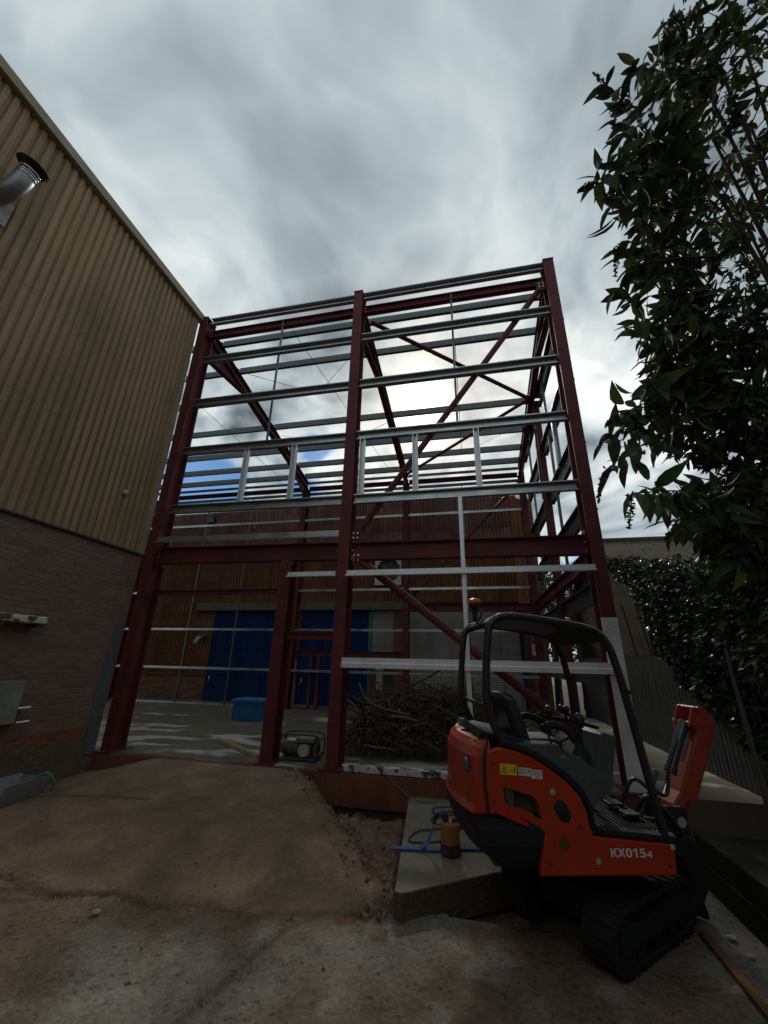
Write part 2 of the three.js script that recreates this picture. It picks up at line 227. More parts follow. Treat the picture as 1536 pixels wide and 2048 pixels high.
{
  const x0 = -5.6, x1 = 3.4, z0 = -5.46, z1 = -1.4, st = .026, nx = Math.round((x1 - x0) / st), nz = Math.round((z1 - z0) / st);
  const P = [], Cc = [], K = [];
  for (let j = 0; j <= nz; j++) for (let i = 0; i <= nx; i++) {
    const x = x0 + (x1 - x0) * i / nx, z = z0 + (z1 - z0) * j / nz, [y, k, t] = groundAt(x, z);
    P.push(x, y, z); K.push(k);
    const n = fbm(x * 1.1 + 5, z * 1.1, 5, 0, 40), m = fbm(x * 5, z * 5, 4, 0, 44), f = fbm(x * 22, z * 22, 3, 0, 46);
    let c;
    if (k === 0) {
      const zfl = poly(frontLine, x, 0), dust = Math.max(sstep(.42, .62, n + (-x - 1.0) * .06), sstep(.55, .0, z - zfl + (m - .5) * .7) * sstep(-.3, -.8, x)), base = [.275, .25, .207], br = [.235, .17, .118];
      c = base.map((q, a) => lerp(q, br[a], dust) * (.62 + .55 * m + .22 * f));
      const pale = sstep(.58, .72, m) * sstep(.5, .6, fbm(x * 2 + 9, z * 2, 4, 0, 50)); c = c.map((q, a) => lerp(q, [.36, .35, .32][a], pale * .5));
    } else if (k === 1) {
      const a0 = [.315, .215, .148], a1 = [.245, .17, .118], pink = sstep(.55, .7, fbm(x * 2.4 + 3, z * 5, 4, 0, 61)) * sstep(-3.9, -3.4, z) * sstep(-3.6, -2.6, x) * sstep(-1.4, -2.2, x);
      c = a0.map((q, a) => lerp(q, a1[a], sstep(.35, .65, n)) * (.72 + .42 * m + .22 * f)); c = c.map((q, a) => lerp(q, [.38, .21, .17][a], pink * .6));
      const peb = sstep(.66, .74, vn(x * 70, z * 70, 0, 3)) * sstep(.5, .75, m); c = c.map(q => q * (1 + peb * .25));
    } else { const r = sstep(.4, .7, m); c = [.25, .15, .10].map((q, a) => lerp(q, [.30, .21, .15][a], r) * (.45 + 1.0 * f)); }
    for (const cr of cracks) { const d = segD(x, z, cr); if (d < .04) { const w = (1 - d / .04) * .6 * (.5 + m); c = c.map((q, a) => lerp(q, [.075, .05, .04][a], Math.min(1, w))); } }
    Cc.push(...c);
  }
  const idx = [[], [], []];
  for (let j = 0; j < nz; j++) for (let i = 0; i < nx; i++) { const a = j * (nx + 1) + i, b = a + 1, c = a + nx + 1, d = c + 1; idx[Math.max(K[a], 0) === K[d] ? K[a] : K[b]].push(a, c, b, b, c, d); }
  ['concrete_yard', 'tarmac_ramp', 'trench_soil'].forEach((n, q) => {
    const map = new Map(), p = [], cc = [], uv = [], id = [];
    for (const v of idx[q]) { if (!map.has(v)) { map.set(v, p.length / 3); p.push(P[v * 3], P[v * 3 + 1], P[v * 3 + 2]); cc.push(Cc[v * 3], Cc[v * 3 + 1], Cc[v * 3 + 2]); uv.push(P[v * 3], P[v * 3 + 2]); } id.push(map.get(v)); }
    const g = new THREE.BufferGeometry(); g.setAttribute('position', new THREE.Float32BufferAttribute(p, 3)); g.setAttribute('color', new THREE.Float32BufferAttribute(cc, 3)); g.setAttribute('uv', new THREE.Float32BufferAttribute(uv, 2)); g.setIndex(id); g.computeVertexNormals();
    struct(n, g, [M.yardM, M.tarmacM, M.soilM][q]);
  });
  // the rest of the ground, out to the horizon, a little lower than the yard sheet
  const g = new THREE.PlaneGeometry(900, 900, 1, 1); g.rotateX(-Math.PI / 2); g.translate(0, -.55, 0);
  struct('ground', uvBox(g), mat(.19, .16, .125, .95, { map: rep(mottle, .3), bump: rep(grain, .5), bs: .006 }));
  struct('rear_yard', box(-9, 9, -.5, -.012, -1.42, 9), mat(.20, .175, .145, .92, { map: rep(mottle, .4), bump: rep(grain, .7), bs: .006 }));
}
// new floor slab inside the frame: damp concrete with paler, rougher patches
{
  const n = 1024, palePatch = (u, v) => { const x = -13 + u * 16, z = -12.3 + v * 6.9; const w = fbm(x * 1.2 + 3, z * 3.6, 6, 0, 77) + .12 * (fbm(x * 9, z * 14, 3, 0, 78) - .5); const area = sstep(-2.7, -3.5, x) * sstep(-8.2, -7.2, z) * .15 - .13; return sstep(.50, .63, w + area); };
  const W2 = 1024, a = new Uint8Array(n * W2 * 4), r = new Uint8Array(n * W2 * 4);
  for (let j = 0; j < n; j++) for (let i = 0; i < W2; i++) {
    const u = i / W2, v = j / n, w = palePatch(u, v), x = u * 16, z = v * 6.9, k = (j * W2 + i) * 4, g = .75 + .5 * fbm(x * 2, z * 2, 5, 0, 80);
    const c = [.135, .115, .085].map((q, m) => lerp(q, [.36, .34, .295][m], w) * g);
    for (let m = 0; m < 3; m++) { a[k + m] = toS(c[m]); r[k + m] = Math.round(255 * lerp(.30 + .25 * fbm(x * 1.5, z * 1.5, 4, 0, 81), .85, w)); } a[k + 3] = r[k + 3] = 255;
  }
  const mk = (d, s) => { const t = new THREE.DataTexture(d, W2, n); t.magFilter = THREE.LinearFilter; if (s) t.colorSpace = THREE.SRGBColorSpace; t.needsUpdate = true; return t; };
  const m = M.concreteFloor; m.map = mk(a, true); m.roughnessMap = mk(r, false);
  const g = new THREE.BoxGeometry(16, .3, 6.83); g.translate(-5, FL - .15, -8.885); const p = g.attributes.position, uv = g.attributes.uv;
  for (let i = 0; i < p.count; i++) uv.setXY(i, (p.getX(i) + 13) / 16, (p.getZ(i) + 12.3) / 6.9);
  struct('floor_slab', g, m);
  struct('rear_ground', box(-14, 14, -.5, -.02, -40, -5.47), mat(.09, .08, .065, .95, { map: rep(mottle, .4) }));
}
// raised concrete apron beside the trench, and the path along the fence
{
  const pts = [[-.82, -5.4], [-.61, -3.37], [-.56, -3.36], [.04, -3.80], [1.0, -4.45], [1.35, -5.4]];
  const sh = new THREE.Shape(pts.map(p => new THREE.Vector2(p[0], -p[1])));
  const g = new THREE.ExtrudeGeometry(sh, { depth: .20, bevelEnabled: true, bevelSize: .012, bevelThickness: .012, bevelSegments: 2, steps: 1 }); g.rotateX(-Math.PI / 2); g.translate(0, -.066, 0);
  struct('concrete_apron', uvBox(g), [M.slab, mat(.13, .10, .072, .95, { map: rep(speck, 1.1), bump: rep(grain, .8), bs: .012 })]);  // sides mud brown and darkened: shade of the near edge put into the colour
  const pg = new THREE.ExtrudeGeometry(new THREE.Shape([[1.95, 4.9], [2.75, 4.7], [2.75, 12], [2.0, 12]].map(p => new THREE.Vector2(...p))), { depth: .02, bevelEnabled: true, bevelSize: .01, bevelThickness: .01, bevelSegments: 1 }); pg.rotateX(-Math.PI / 2); pg.translate(0, 0, 0);
  struct('path', uvBox(pg), mat(.075, .067, .055, .92, { map: rep(mottle, .8), bump: rep(grain, .8), bs: .005 }));
}
// loose stones along the trench and the ramp edge
{
  const R = rng(5), N = 2000, g = new THREE.IcosahedronGeometry(1, 0), im = new THREE.InstancedMesh(g, M.pebble, N), m4 = new THREE.Matrix4(), q = new THREE.Quaternion(), c = new THREE.Color();
  for (let i = 0; i < N; i++) {
    let x, z, y, k; if (i > 1300) { x = -4.6 + R() * 4.0; z = poly(frontLine, x, 0) + (R() - .5) * (R() < .7 ? .16 : 1.6); [y, k] = groundAt(x, z); } else do { z = -5.4 + R() * 2.1; x = poly(rampEdge, z, 0) - .12 + R() * R() * 1.3; [y, k] = groundAt(x, z); } while (x > slabLeft(z) || (k === 1 && R() < .75));
    const s = (.003 + Math.pow(R(), 7) * .024) * (i > 1300 ? .42 : .85); q.setFromEuler(new THREE.Euler(R() * 6, R() * 6, R() * 6));
    m4.compose(V(x, y + s * .4, z), q, V(s * (1 + R() * .6), s * .8, s)); im.setMatrixAt(i, m4); const t = .7 + R() * 1.3; im.setColorAt(i, c.setRGB(t, t * (.85 + R() * .15), t * (.8 + R() * .2)));
  }
  im.name = 'loose_stone'; im.castShadow = im.receiveShadow = true; im.userData = { kind: 'stuff', label: 'red brown stones and crumbs along the trench edge', category: 'rubble' }; scene.add(im);
}

// ------------------------------------------------------------------ left warehouse: tan ribbed cladding over brick
{
  const w = thing('clad_warehouse', 'tall warehouse with tan ribbed metal cladding above a purplish brown brick wall', 'warehouse', [-5.25, 0, -3]);
  const P = (n, g, m, par = w) => { g.translate(5.25, 0, 3); return mesh(n, g, m, par); };
  const X = -5.25;
  P('building_core', box(-12, X - .09, -.3, 8.1, -5.36, 5), M.blackTrim);
  const wall = P('brick_wall', box(X - .088, X - .004, -.3, 3.14, -5.40, 5), M.mortar);
  const tones = [[.33, .205, .165], [.30, .185, .155], [.36, .22, .17], [.28, .175, .155], [.34, .195, .15]].map(c => mat(...c, .9, { map: rep(mottle, 2.2), bump: rep(grain, 2), bs: .003 }));
  const reds = [[.36, .12, .065], [.33, .105, .06], [.39, .135, .07]].map(c => mat(...c, .9, { map: rep(mottle, 2.2) }));
  const olive = [[.20, .155, .095], [.18, .145, .085], [.22, .165, .10]].map(c => mat(...c, .92, { map: rep(mottle, 2.2) }));
  const bl = .185, bh = .052, all = [], R = rng(11), full = [0, 1, 2].map(i => { const g = rbox(-.02, .0, -bh / 2, bh / 2, -bl / 2, bl / 2, .004, 1); return g; });
  for (let c = 0; c < 51; c++) {
    const y = .031 + c * .062; let z = -5.40 + (c % 2 ? 0 : .0985);
    if (c % 2 === 0) all.push([y, -5.40 + .0435, .087]);
    for (z = -5.40 + (c % 2 ? .0925 : .191); z < 4.9; z += .197) all.push([y, z, bl]);
  }
  const seen = all.filter(b => b[1] < -3.15 - (3.18 - b[0]) * .33 && b[2] === bl && b[0] > .12).sort((a, b) => Math.hypot(5.25, a[0] - 1.6, a[1]) - Math.hypot(5.25, b[0] - 1.6, b[1])).slice(0, 300);
  const set = new Set(seen), rest = [[], [], []];
  for (const b of all) {
    const [y, z, l] = b, band = y > .56 && y < .69 ? 1 : y < .56 ? 2 : 0, list = [tones, reds, olive][band], m = list[Math.floor(R() * list.length)], out = -.0015 + R() * .0035;
    if (set.has(b)) { const o = mesh('brick', full[0], m, wall); o.position.set(X + out + 5.25, y, z + 3); }
    else { const g = new THREE.BoxGeometry(.02, bh, l); g.translate(X - .01 + out + 5.25, y, z + 3); rest[band].push(g); }
  }
  rest.forEach((gs, i) => { const o = mesh('brickwork', uvBox(mergeGeometries(gs)), [tones[0], reds[0], olive[0]][i], wall); o.userData.kind = 'stuff'; });
  // ribbed sheets
  const pitch = .115, per = 8;
  for (let s = 0; s < 10; s++) {
    const z0 = -5.33 + s * per * pitch, pts = [];
    for (let k = 0; k <= per; k++) { const z = z0 + k * pitch; pts.push([z, X + .03], [z + .058, X + .03]); if (k < per) pts.push([z + .073, X], [z + .100, X]); }
    const pos = []; const y0 = 3.16, y1 = 8.17;
    for (let k = 0; k < pts.length - 1; k++) { const [za, xa] = pts[k], [zb, xb] = pts[k + 1], e = (s % 2) * .003; pos.push(xa + e, y0, zb === za ? za : za, xa + e, y1, za, xb + e, y1, zb, xa + e, y0, za, xb + e, y1, zb, xb + e, y0, zb); }
    const g = new THREE.BufferGeometry(); g.setAttribute('position', new THREE.Float32BufferAttribute(pos, 3)); g.computeVertexNormals();
    const m = M.tan.clone(); const t = .88 + hash(s, 3) * .2; m.color.multiplyScalar(t); m.side = DS; P('cladding_sheet', uvBox(g), m);
  }
  P('eave_trim', rbox(X - .1, X + .115, 8.13, 8.29, -5.50, 5, .012), M.tanTrim);
  P('drip_flashing', rbox(X - .02, X + .05, 3.128, 3.158, -5.43, 5, .006), M.darkSteel);
  P('corner_trim', rbox(X - .12, X + .036, 3.16, 8.125, -5.43, -5.335, .006), M.tanTrim);
  P('corner_trim', rbox(X - .16, X - .02, 3.16, 7.2, -5.50, -5.432, .006), M.tanTrim);
  P('corner_plate', prism([[-5.395, .30], [-5.22, .34], [-5.18, 1.2], [-5.26, 2.05], [-5.395, 2.1]], .008, .002).rotateY(-Math.PI / 2).translate(X + .008, 0, 0), mat(.17, .185, .20, .85, { map: rep(mottle, 1.2), bump: rep(grain, 1), bs: .003 }));
  { const gs = []; for (const y of [4.55, 5.9, 7.25, 8.0]) for (let i = 0; i < 62; i++) gs.push(rod(V(X + .03, y + .02 * (hash(i, 7) - .5), -5.30 + i * .115), V(X + .037, y, -5.30 + i * .115), .0065, 6)); const o = P('screw_head', join(gs), M.darkSteel); o.userData.kind = 'stuff'; }
  for (let i = 0; i < 9; i++) P('screw_head', rod(V(X + .028, 3.3, -5.3 + i * .345 + .03), V(X + .036, 3.3, -5.3 + i * .345 + .03), .007, 6), M.darkSteel);
}
{ // flue on the cladding, round vent cap, and the fittings low on the brick wall
  const f = thing('flue_pipe', 'bent galvanised flue pipe with black storm collar on the tan cladding', 'flue', [-5.2, 7.0, -2.15]);
  const ax = V(.30, .95, .0).normalize(), end = V(.30, -.05, .06), at = (d, g) => { g.applyQuaternion(new THREE.Quaternion().setFromUnitVectors(V(0, 1, 0), ax)); const p = end.clone().addScaledVector(ax, d); g.translate(p.x, p.y, p.z); return g; };
  mesh('elbow', tube([V(-.06, -.40, .09), V(.06, -.37, .085), V(.17, -.30, .075), V(.25, -.19, .065), end], .10, 26, 18), M.steelPipe, f);
  for (const d of [-.05, -.01, .03]) mesh('band', at(d, new THREE.TorusGeometry(.103, .008, 8, 26).rotateX(Math.PI / 2)), M.chrome, f);
  mesh('collar', at(0, new THREE.LatheGeometry([[.08, .11], [.102, .045], [.125, .065], [.165, .11], [.16, .117], [.12, .08], [.095, .06]].map(p => new THREE.Vector2(...p)), 32)), M.exBlackMatt, f).material.side = DS;
  mesh('wall_plate', rbox(-.03, .0, -.66, -.30, -.10, .27, .006), M.pale, f);
  const c = thing('vent_cap', 'small round pale vent cap low on the tan cladding', 'vent', [-5.215, 3.99, -4.79]);
  mesh('cap', new THREE.SphereGeometry(.052, 16, 10, 0, Math.PI * 2, 0, Math.PI / 2).rotateZ(-Math.PI / 2).scale(.8, 1, 1), M.pale, c);
  mesh('spigot', rod(V(-.03, 0, 0), V(.014, 0, 0), .034, 14), M.darkSteel, c);
  const s = thing('wall_ledge', 'chipped white painted ledge on a steel bracket at the brick wall', 'ledge', [-5.25, 1.93, -3.7]);
  { const g = rbox(.0, .2, 0, .085, -.36, .62, .02, 4), p = g.attributes.position; for (let i = 0; i < p.count; i++) { const n = fbm(p.getZ(i) * 17, p.getY(i) * 23 + p.getX(i) * 19, 3) - .5; p.setX(i, p.getX(i) + n * .018 * (p.getX(i) > .1 ? 1 : 0)); p.setY(i, p.getY(i) + n * .014); } g.computeVertexNormals();
    mesh('ledge_board', g, mat(.62, .60, .54, .8, { map: rep(tex(256, (u, v) => { const t = sstep(.53, .58, fbm(u * 9, v * 9, 5, 9, 5)); return [lerp(1, .22, t), lerp(1, .16, t), lerp(1, .12, t)]; }), 1.3) }), s); }
  mesh('bracket', join([uvBox(rod(V(.17, -.01, .10), V(.02, -.50, .42), .022, 8)), box(.0, .02, -.55, -.01, .36, .42)]), M.darkSteel, s);
  mesh('bracket', join([box(.02, .18, -.04, -.002, -.36, -.26)]), M.darkSteel, s);
  const b = thing('steel_cabinet', 'grey green steel cabinet plate with a hole and two shiny bolts on the brick wall', 'cabinet', [-5.25, .86, -3.75]);
  const sh = new THREE.Shape([[-.42, 0], [.30, 0], [.30, .44], [-.42, .45]].map(p => new THREE.Vector2(...p))); const h = new THREE.Path(); h.absarc(.17, .17, .04, 0, 7); sh.holes.push(h);
  const pg = prism(sh, .02, .003); pg.rotateY(Math.PI / 2); pg.translate(.16, 0, 0); mesh('plate', uvBox(pg), M.sage, b); M.sage.side = DS;
  mesh('backing', box(.0, .14, .02, .43, -.15, .42), M.dark, b);
  mesh('mounting', box(.0, .1, -.04, .12, -.38, -.16), M.rusty, b);
  for (const [y, z] of [[.14, -.43], [-.01, -.46]]) { const bo = mesh('bolt', rod(V(.09, y, z + .09), V(.09, y, z - .03), .017, 12), M.chrome, b); mesh('nut', rod(V(.09, y, z - .03), V(.09, y, z - .055), .023, 6), M.chrome, bo); }
  const t = thing('water_trough', 'grey trough with a green hose on the ground by the brick wall', 'trough', [-5.05, .03, -4.2]);
  const tp = [[-.2, .26], [-.12, .0], [.14, 0], [.24, .27], [.225, .27], [.13, .02], [-.11, .02], [-.185, .26]];
  mesh('tub', prism(tp, .5, .006), mat(.36, .37, .36, .6, { map: rep(mottle, 2) }), t).material.side = DS;
  mesh('end_panel', prism([[-.19, .24], [-.115, .01], [.135, .01], [.23, .25]], .02, .004).translate(0, 0, -.235), mat(.36, .37, .36, .6, { map: rep(mottle, 2) }), t);
  mesh('hose', tube([V(.1, .02, -.28), V(.22, .08, -.29), V(.26, .2, -.27), V(.2, .29, -.2), V(.05, .2, -.1)], .016, 24, 8), M.hoseGreen, t);
}

// ------------------------------------------------------------------ the new steel frame
const F = thing('steel_frame_building', 'unfinished building frame of red primed steel columns with galvanised rails', 'steel frame', [-1.8, FL, -8.4]);
{
  const B = F.position, P = (n, g, m, par = F) => { g.translate(-B.x, -B.y, -B.z); return mesh(n, g, m, par); };
  const Y = V(0, 1, 0), Zb = V(0, 0, 1);
  const xs = [-5.12, -1.80, 1.62], zf = -5.59, zr = -11.3;
  const roofY = z => 8.16 - .19 * (-z - 5.6);
  const column = (x, z, top, w = .165, d = .28, m = M.primer) => { const g = P('column', sweep(iSec(w, d, .014, .02), V(x, FL + .012, z), V(x, top, z), Zb), m); return g; };
  const base = (x, z, w = .3, d = .4) => P('base_plate', box(x - w / 2, x + w / 2, FL - .003, FL + .014, z - d / 2, z + d / 2), M.primerDull);
  for (const x of xs) { column(x, zf, 8.22, .165, .28); base(x, zf); const c = column(x, zr, roofY(zr) - .2, .165, .26, M.primerDull); base(x, zr); }
  column(-10.9, zr, roofY(zr) - .2, .165, .26, M.primerDull); base(-10.9, zr);
  column(1.70, -8.45, roofY(-8.45) - .28, .13, .2, M.primerDull); base(1.70, -8.45, .24, .3);
  P('column_sleeve', box(1.62 - .088, 1.62 + .088, FL + .02, 2.15, zf + .1405, zf + .1445), M.whitePaint);
  P('column_sleeve', box(1.62 - .088, 1.62 - .0845, FL + .02, 2.15, zf + .118, zf + .1405), M.whitePaint);
  for (const x of [...xs, -10.9]) {                            // rafters with haunches
    const s = x < -6 ? -8.5 : zf - .15; P('rafter', sweep(iSec(.14, .24, .012, .016), V(x, roofY(s) - .16, s), V(x, roofY(zr) - .13, zr - .05), Y), M.primer);
    if (x > -6) { P('haunch', prism([[0, 0], [0, -.46], [1.35, -.30], [1.35, -.26]], .012).rotateY(Math.PI / 2).translate(x, roofY(s) - .26, s - .01), M.primer); P('haunch_flange', sweep(iSec(.12, .016, .12, .008), V(x, roofY(s) - .73, s - .01), V(x, roofY(s - 1.35) - .30, s - 1.36), Y), M.primer); }
    P('haunch', prism([[0, .0], [0, -.42], [-.95, .05], [-.95, .15]], .012).rotateY(Math.PI / 2).translate(x, roofY(zr) - .2, zr + .13), M.primerDull);
  }
  // beams
  P('main_beam', sweep(iSec(.15, .26), V(-5.03, 3.16, zf), V(-1.89, 3.13, zf), Y), M.primer);
  P('main_beam', sweep(iSec(.15, .26), V(-1.71, 3.12, zf), V(1.53, 3.10, zf), Y), M.primer);
  for (const [a, b] of [[-5.03, -1.89], [-1.71, 1.53]]) P('eaves_beam', sweep(iSec(.1, .17), V(a, 7.93, zf - .08), V(b, 7.93, zf - .08), Y), M.primer);
  P('door_header', sweep(iSec(.1, .07, .05, .012), V(-5.03, 2.55, zf), V(-2.79, 2.55, zf), Y), M.primer);
  P('door_post', sweep(iSec(.17, .24, .012, .016), V(-2.70, FL + .012, zf), V(-2.70, 3.0, zf), Zb), M.primer); base(-2.70, zf, .26, .34);
  P('door_header', sweep(iSec(.1, .1, .05, .012), V(-2.61, 1.91, zf), V(-1.89, 1.91, zf), Y), M.primer);
  P('rear_beam', sweep(iSec(.14, .2), V(-1.71, 3.0, zr), V(1.53, 3.0, zr), Y), M.primerDull);
  P('rear_beam', sweep(iSec(.12, .14), V(-5.03, 1.76, zr), V(-1.89, 1.76, zr), Y), M.primerDull);
  for (const x of [-4.49, -4.27]) P('rear_door_post', box(x - .04, x + .04, FL + .01, 1.685, zr - .05, zr + .05), M.primerDull);
  P('rear_door_post', box(-5.0, -4.93, FL + .01, 1.685, zr - .05, zr + .05), M.primerDull);
  P('side_beam', sweep(iSec(.14, .22), V(1.66, 3.0, zf - .15), V(1.66, 3.0, zr + .14), Y), M.primer);
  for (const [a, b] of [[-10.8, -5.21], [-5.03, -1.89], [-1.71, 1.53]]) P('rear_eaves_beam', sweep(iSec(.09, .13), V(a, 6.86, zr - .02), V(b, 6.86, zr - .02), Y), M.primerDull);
  // front rails, two bays, seven levels; the lowest ones stop at the door
  const zrail = zf + .02;
  for (const y of [8.13, 7.13, 6.11, 5.07, 3.94]) {
    P('rail', sweep(flip(cSec(.15, .075)), V(-5.00, y + .02, zrail), V(-1.895, y, zrail), Y), M.galv); P('rail', sweep(flip(cSec(.15, .075)), V(-1.70, y, zrail + .008), V(1.525, y + .005, zrail + .008), Y), M.galv);
  }
  P('rail', sweep(zSec(.10), V(-5.05, 3.40, zf + .14), V(-1.89, 3.375, zf + .14), Y), M.galv);
  P('rail', sweep(zSec(.075, .06), V(-2.64, 2.765, zf + .152), V(-1.90, 2.765, zf + .152), Y), M.galvBright);
  P('rail', sweep(zSec(.085, .06), V(-1.73, 2.765, zf + .155), V(1.56, 2.765, zf + .155), Y), M.galvBright);
  P('rail', sweep([[.05, .062], [0, .062], [0, .004], [-.028, -.008], [-.028, -.062], [.05, -.062], [.05, -.058], [-.024, -.058], [-.024, -.011], [.004, .001], [.004, .058], [.05, .058]].reverse(), V(-1.73, 1.57, zf + .165), V(1.56, 1.57, zf + .165), Y), M.galvBright);
  const vpost = (x, y0, y1, z, w = .07, m = M.galv) => P('window_post', sweep(cSec(w, .06), V(x, y0, z), V(x, y1, z), V(1, 0, 0)), m);
  for (const x of [-3.68, -2.79, -1.60, -.74, .205]) vpost(x, 4.02, 5.0, zrail + .02, .085, M.galvBright);
  const sag = (x, y0, y1, z, w = .035) => P('sag_bar', box(x - w / 2, x + w / 2, y0, y1, z - .012, z + .012), M.galvDull);
  sag(-3.41, 5.14, 8.03, zrail - .07); sag(-.07, 5.14, 8.03, zrail - .07); for (const [a, b] of [[2.81, 3.86], [.86, 2.72]]) P('sag_bar', box(-.113, -.058, a, b, zrail + .108, zrail + .132), M.galvBright);
  // side wall to the right
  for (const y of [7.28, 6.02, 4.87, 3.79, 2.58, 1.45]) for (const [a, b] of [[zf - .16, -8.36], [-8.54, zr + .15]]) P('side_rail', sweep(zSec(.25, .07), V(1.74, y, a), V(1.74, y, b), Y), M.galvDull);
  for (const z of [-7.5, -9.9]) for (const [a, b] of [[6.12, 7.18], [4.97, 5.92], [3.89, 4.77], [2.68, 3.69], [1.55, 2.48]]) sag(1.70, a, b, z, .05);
  vpost(1.69, 4.9, 6.0, -7.0, .085); vpost(1.66, 4.98, 6.6, -8.62, .07);
  // rear wall rails and uprights
  const bays = [[-10.8, -5.21], [-5.03, -1.89], [-1.71, 1.53]];
  for (const [y, h] of [[7.02, .09], [6.25, .09], [6.62, .10], [5.72, .085], [3.51, .07], [2.39, .06], [1.30, .06]]) for (const [a, b] of bays) if (!(y === 2.39 && a < -6 && 0)) { if (y < 3.2 && y > 2.6) continue; P('rear_rail', sweep(zSec(h), V(a, y, zr + .1), V(b, y, zr + .1), Y), y > 6 ? M.galvDull : M.galv); }
  for (const x of [-10.1, -8.52, -6.93, -3.5, -.1]) { if (x === -3.5) { sag(x, 5.77, 6.56, zr + .1, .03); continue; } sag(x, FL + .02, 1.26, zr + .14, .045); sag(x, 1.34, 2.35, zr + .14, .045); sag(x, 2.43, 3.47, zr + .14, .045); sag(x, 3.55, 5.67, zr + .14, .045); sag(x, 5.77, 6.56, zr + .14, .03); }
  P('rear_rail', sweep(zSec(.06), V(-12.5, 2.39, zr + .1), V(-10.99, 2.39, zr + .1), Y), M.galv); P('rear_rail', sweep(zSec(.06), V(-12.5, 1.30, zr + .1), V(-10.99, 1.30, zr + .1), Y), M.galv); P('rear_rail', sweep(zSec(.085), V(-12.5, 5.76, zr + .1), V(-10.99, 5.76, zr + .1), Y), M.galv);
  P('base_rail', box(-12.5, -5.25, FL + .004, FL + .05, zr - .03, zr + .06), M.galv);
  // purlins
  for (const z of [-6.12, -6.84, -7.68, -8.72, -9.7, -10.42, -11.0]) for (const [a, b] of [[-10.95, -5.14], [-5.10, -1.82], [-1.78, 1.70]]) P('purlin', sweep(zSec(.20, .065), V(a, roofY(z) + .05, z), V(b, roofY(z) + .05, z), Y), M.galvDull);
  // tube braces with bolted end plates
  const brace = (a, b, r = .05, m = M.primer) => P('brace', uvBox(rod(a, b, r, 14)), m);
  const ends = [];
  brace(V(1.44, 7.72, zf - .02), V(-1.64, 3.42, zf - .02)); brace(V(-1.60, 3.0, zf - .02), V(1.42, .62, zf - .02), .058);
  brace(V(1.56, 6.60, zr + .02), V(-1.66, 3.28, zr + .02), .045, M.primerDull);
  brace(V(-1.66, 7.93, -5.95), V(1.56, 7.42, -8.35), .045); brace(V(1.56, 7.42, -8.38), V(-1.70, 6.98, -10.95), .042);
  for (const [x, y, z] of [[-1.655, 3.36, zf + .03], [-1.63, 3.02, zf + .03], [1.47, 7.75, zf + .03], [-1.66, 3.25, zr + .07]]) {
    const pl = P('gusset_plate', box(x - .085, x + .085, y - .10, y + .10, z - .006, z + .006), M.primer);
    for (const dx of [-.032, .032]) for (const dy of [-.035, .035]) mesh('bolt', rod(V(x + dx - B.x, y + dy - B.y, z + .007 - B.z), V(x + dx - B.x, y + dy - B.y, z + .026 - B.z), .0125, 8), M.bolt, pl);
  }
  for (const [x, sx] of [[-5.03, 1], [-1.89, -1], [-1.71, 1], [1.53, -1]]) for (const [y, h] of [[3.13, .17], [7.93, .11]]) { const z = y > 5 ? zf - .08 : zf, pl = P('end_plate', box(Math.min(x, x + sx * .014), Math.max(x, x + sx * .014), y - h, y + h, z - .085, z + .085), M.primer); for (const dz of [-.055, .055]) for (let k = -1; k <= 1; k++) mesh('bolt', rod(V(x + sx * .014 - B.x, y + k * h * .7 - B.y, z + dz - B.z), V(x + sx * .034 - B.x, y + k * h * .7 - B.y, z + dz - B.z), .0125, 8), M.bolt, pl); }
  for (const x of xs) for (const y of [7.13, 6.11, 5.07, 3.94]) for (const sx of [-1, 1]) if (x + sx * .2 > -5.2 && x + sx * .2 < 1.7) { const cl = P('cleat', box(Math.min(x + sx * .083, x + sx * .20), Math.max(x + sx * .083, x + sx * .20), y - .06, y + .06, zf + .008, zf + .0155), M.primer); }
  for (const x of xs) { const pl = P('cap_plate', box(x - .09, x + .09, 8.222, 8.236, zf - .15, zf + .15), M.primer); }
  for (const [x, y] of [[-2.76, 2.985], [-2.64, 2.985]]) mesh('bolt', rod(V(x - B.x, y - B.y, zf + .05 - B.z), V(x - B.x, y - .03 - B.y, zf + .05 - B.z), .014, 8), M.bolt, F);
  // thin bracing wires and sag rods in the roof
  const wire = (a, b, r = .006) => P('tie_wire', rod(a, b, r, 5), M.wire);
  wire(V(-3.4, roofY(-5.98) + .02, -5.98), V(-2.3, roofY(-10.9) + .02, -10.9)); wire(V(-5.05, roofY(-6.8), -6.8), V(-3.5, roofY(-7.68), -7.68)); wire(V(-3.4, roofY(-7.68), -7.68), V(-1.85, roofY(-6.4), -6.4));
  wire(V(-6.9, roofY(-6.8), -6.8), V(-5.9, roofY(-11), -11)); wire(V(-5.0, roofY(-9.0), -9.0), V(-3.6, roofY(-9.7), -9.7)); wire(V(-3.6, roofY(-9.7), -9.7), V(-1.9, roofY(-8.9), -8.9)); wire(V(-1.7, roofY(-9.6), -9.6), V(0, roofY(-8.8), -8.8), .005);
  wire(V(0, roofY(-10.4), -10.4), V(1.6, roofY(-9.4), -9.4), .005); wire(V(-.05, roofY(-6.8) + .02, -6.8), V(-.05, roofY(-10.42) + .02, -10.42), .008);
  wire(V(-1.66, 1.52, zf - .1), V(.35, .36, zf - .1), .004); wire(V(1.72, 3.7, -8.3), V(1.72, 2.7, -7.2), .004); wire(V(-4.9, 2.7, zr - .15), V(-3.2, 1.6, zr - .15), .004); wire(V(.9, .5, zf - .3), V(1.6, 1.7, -8.4), .004);
  P('door_jamb_tape', box(-4.935, -4.915, FL + .02, 1.6, zr + .052, zr + .058), M.pale);
}
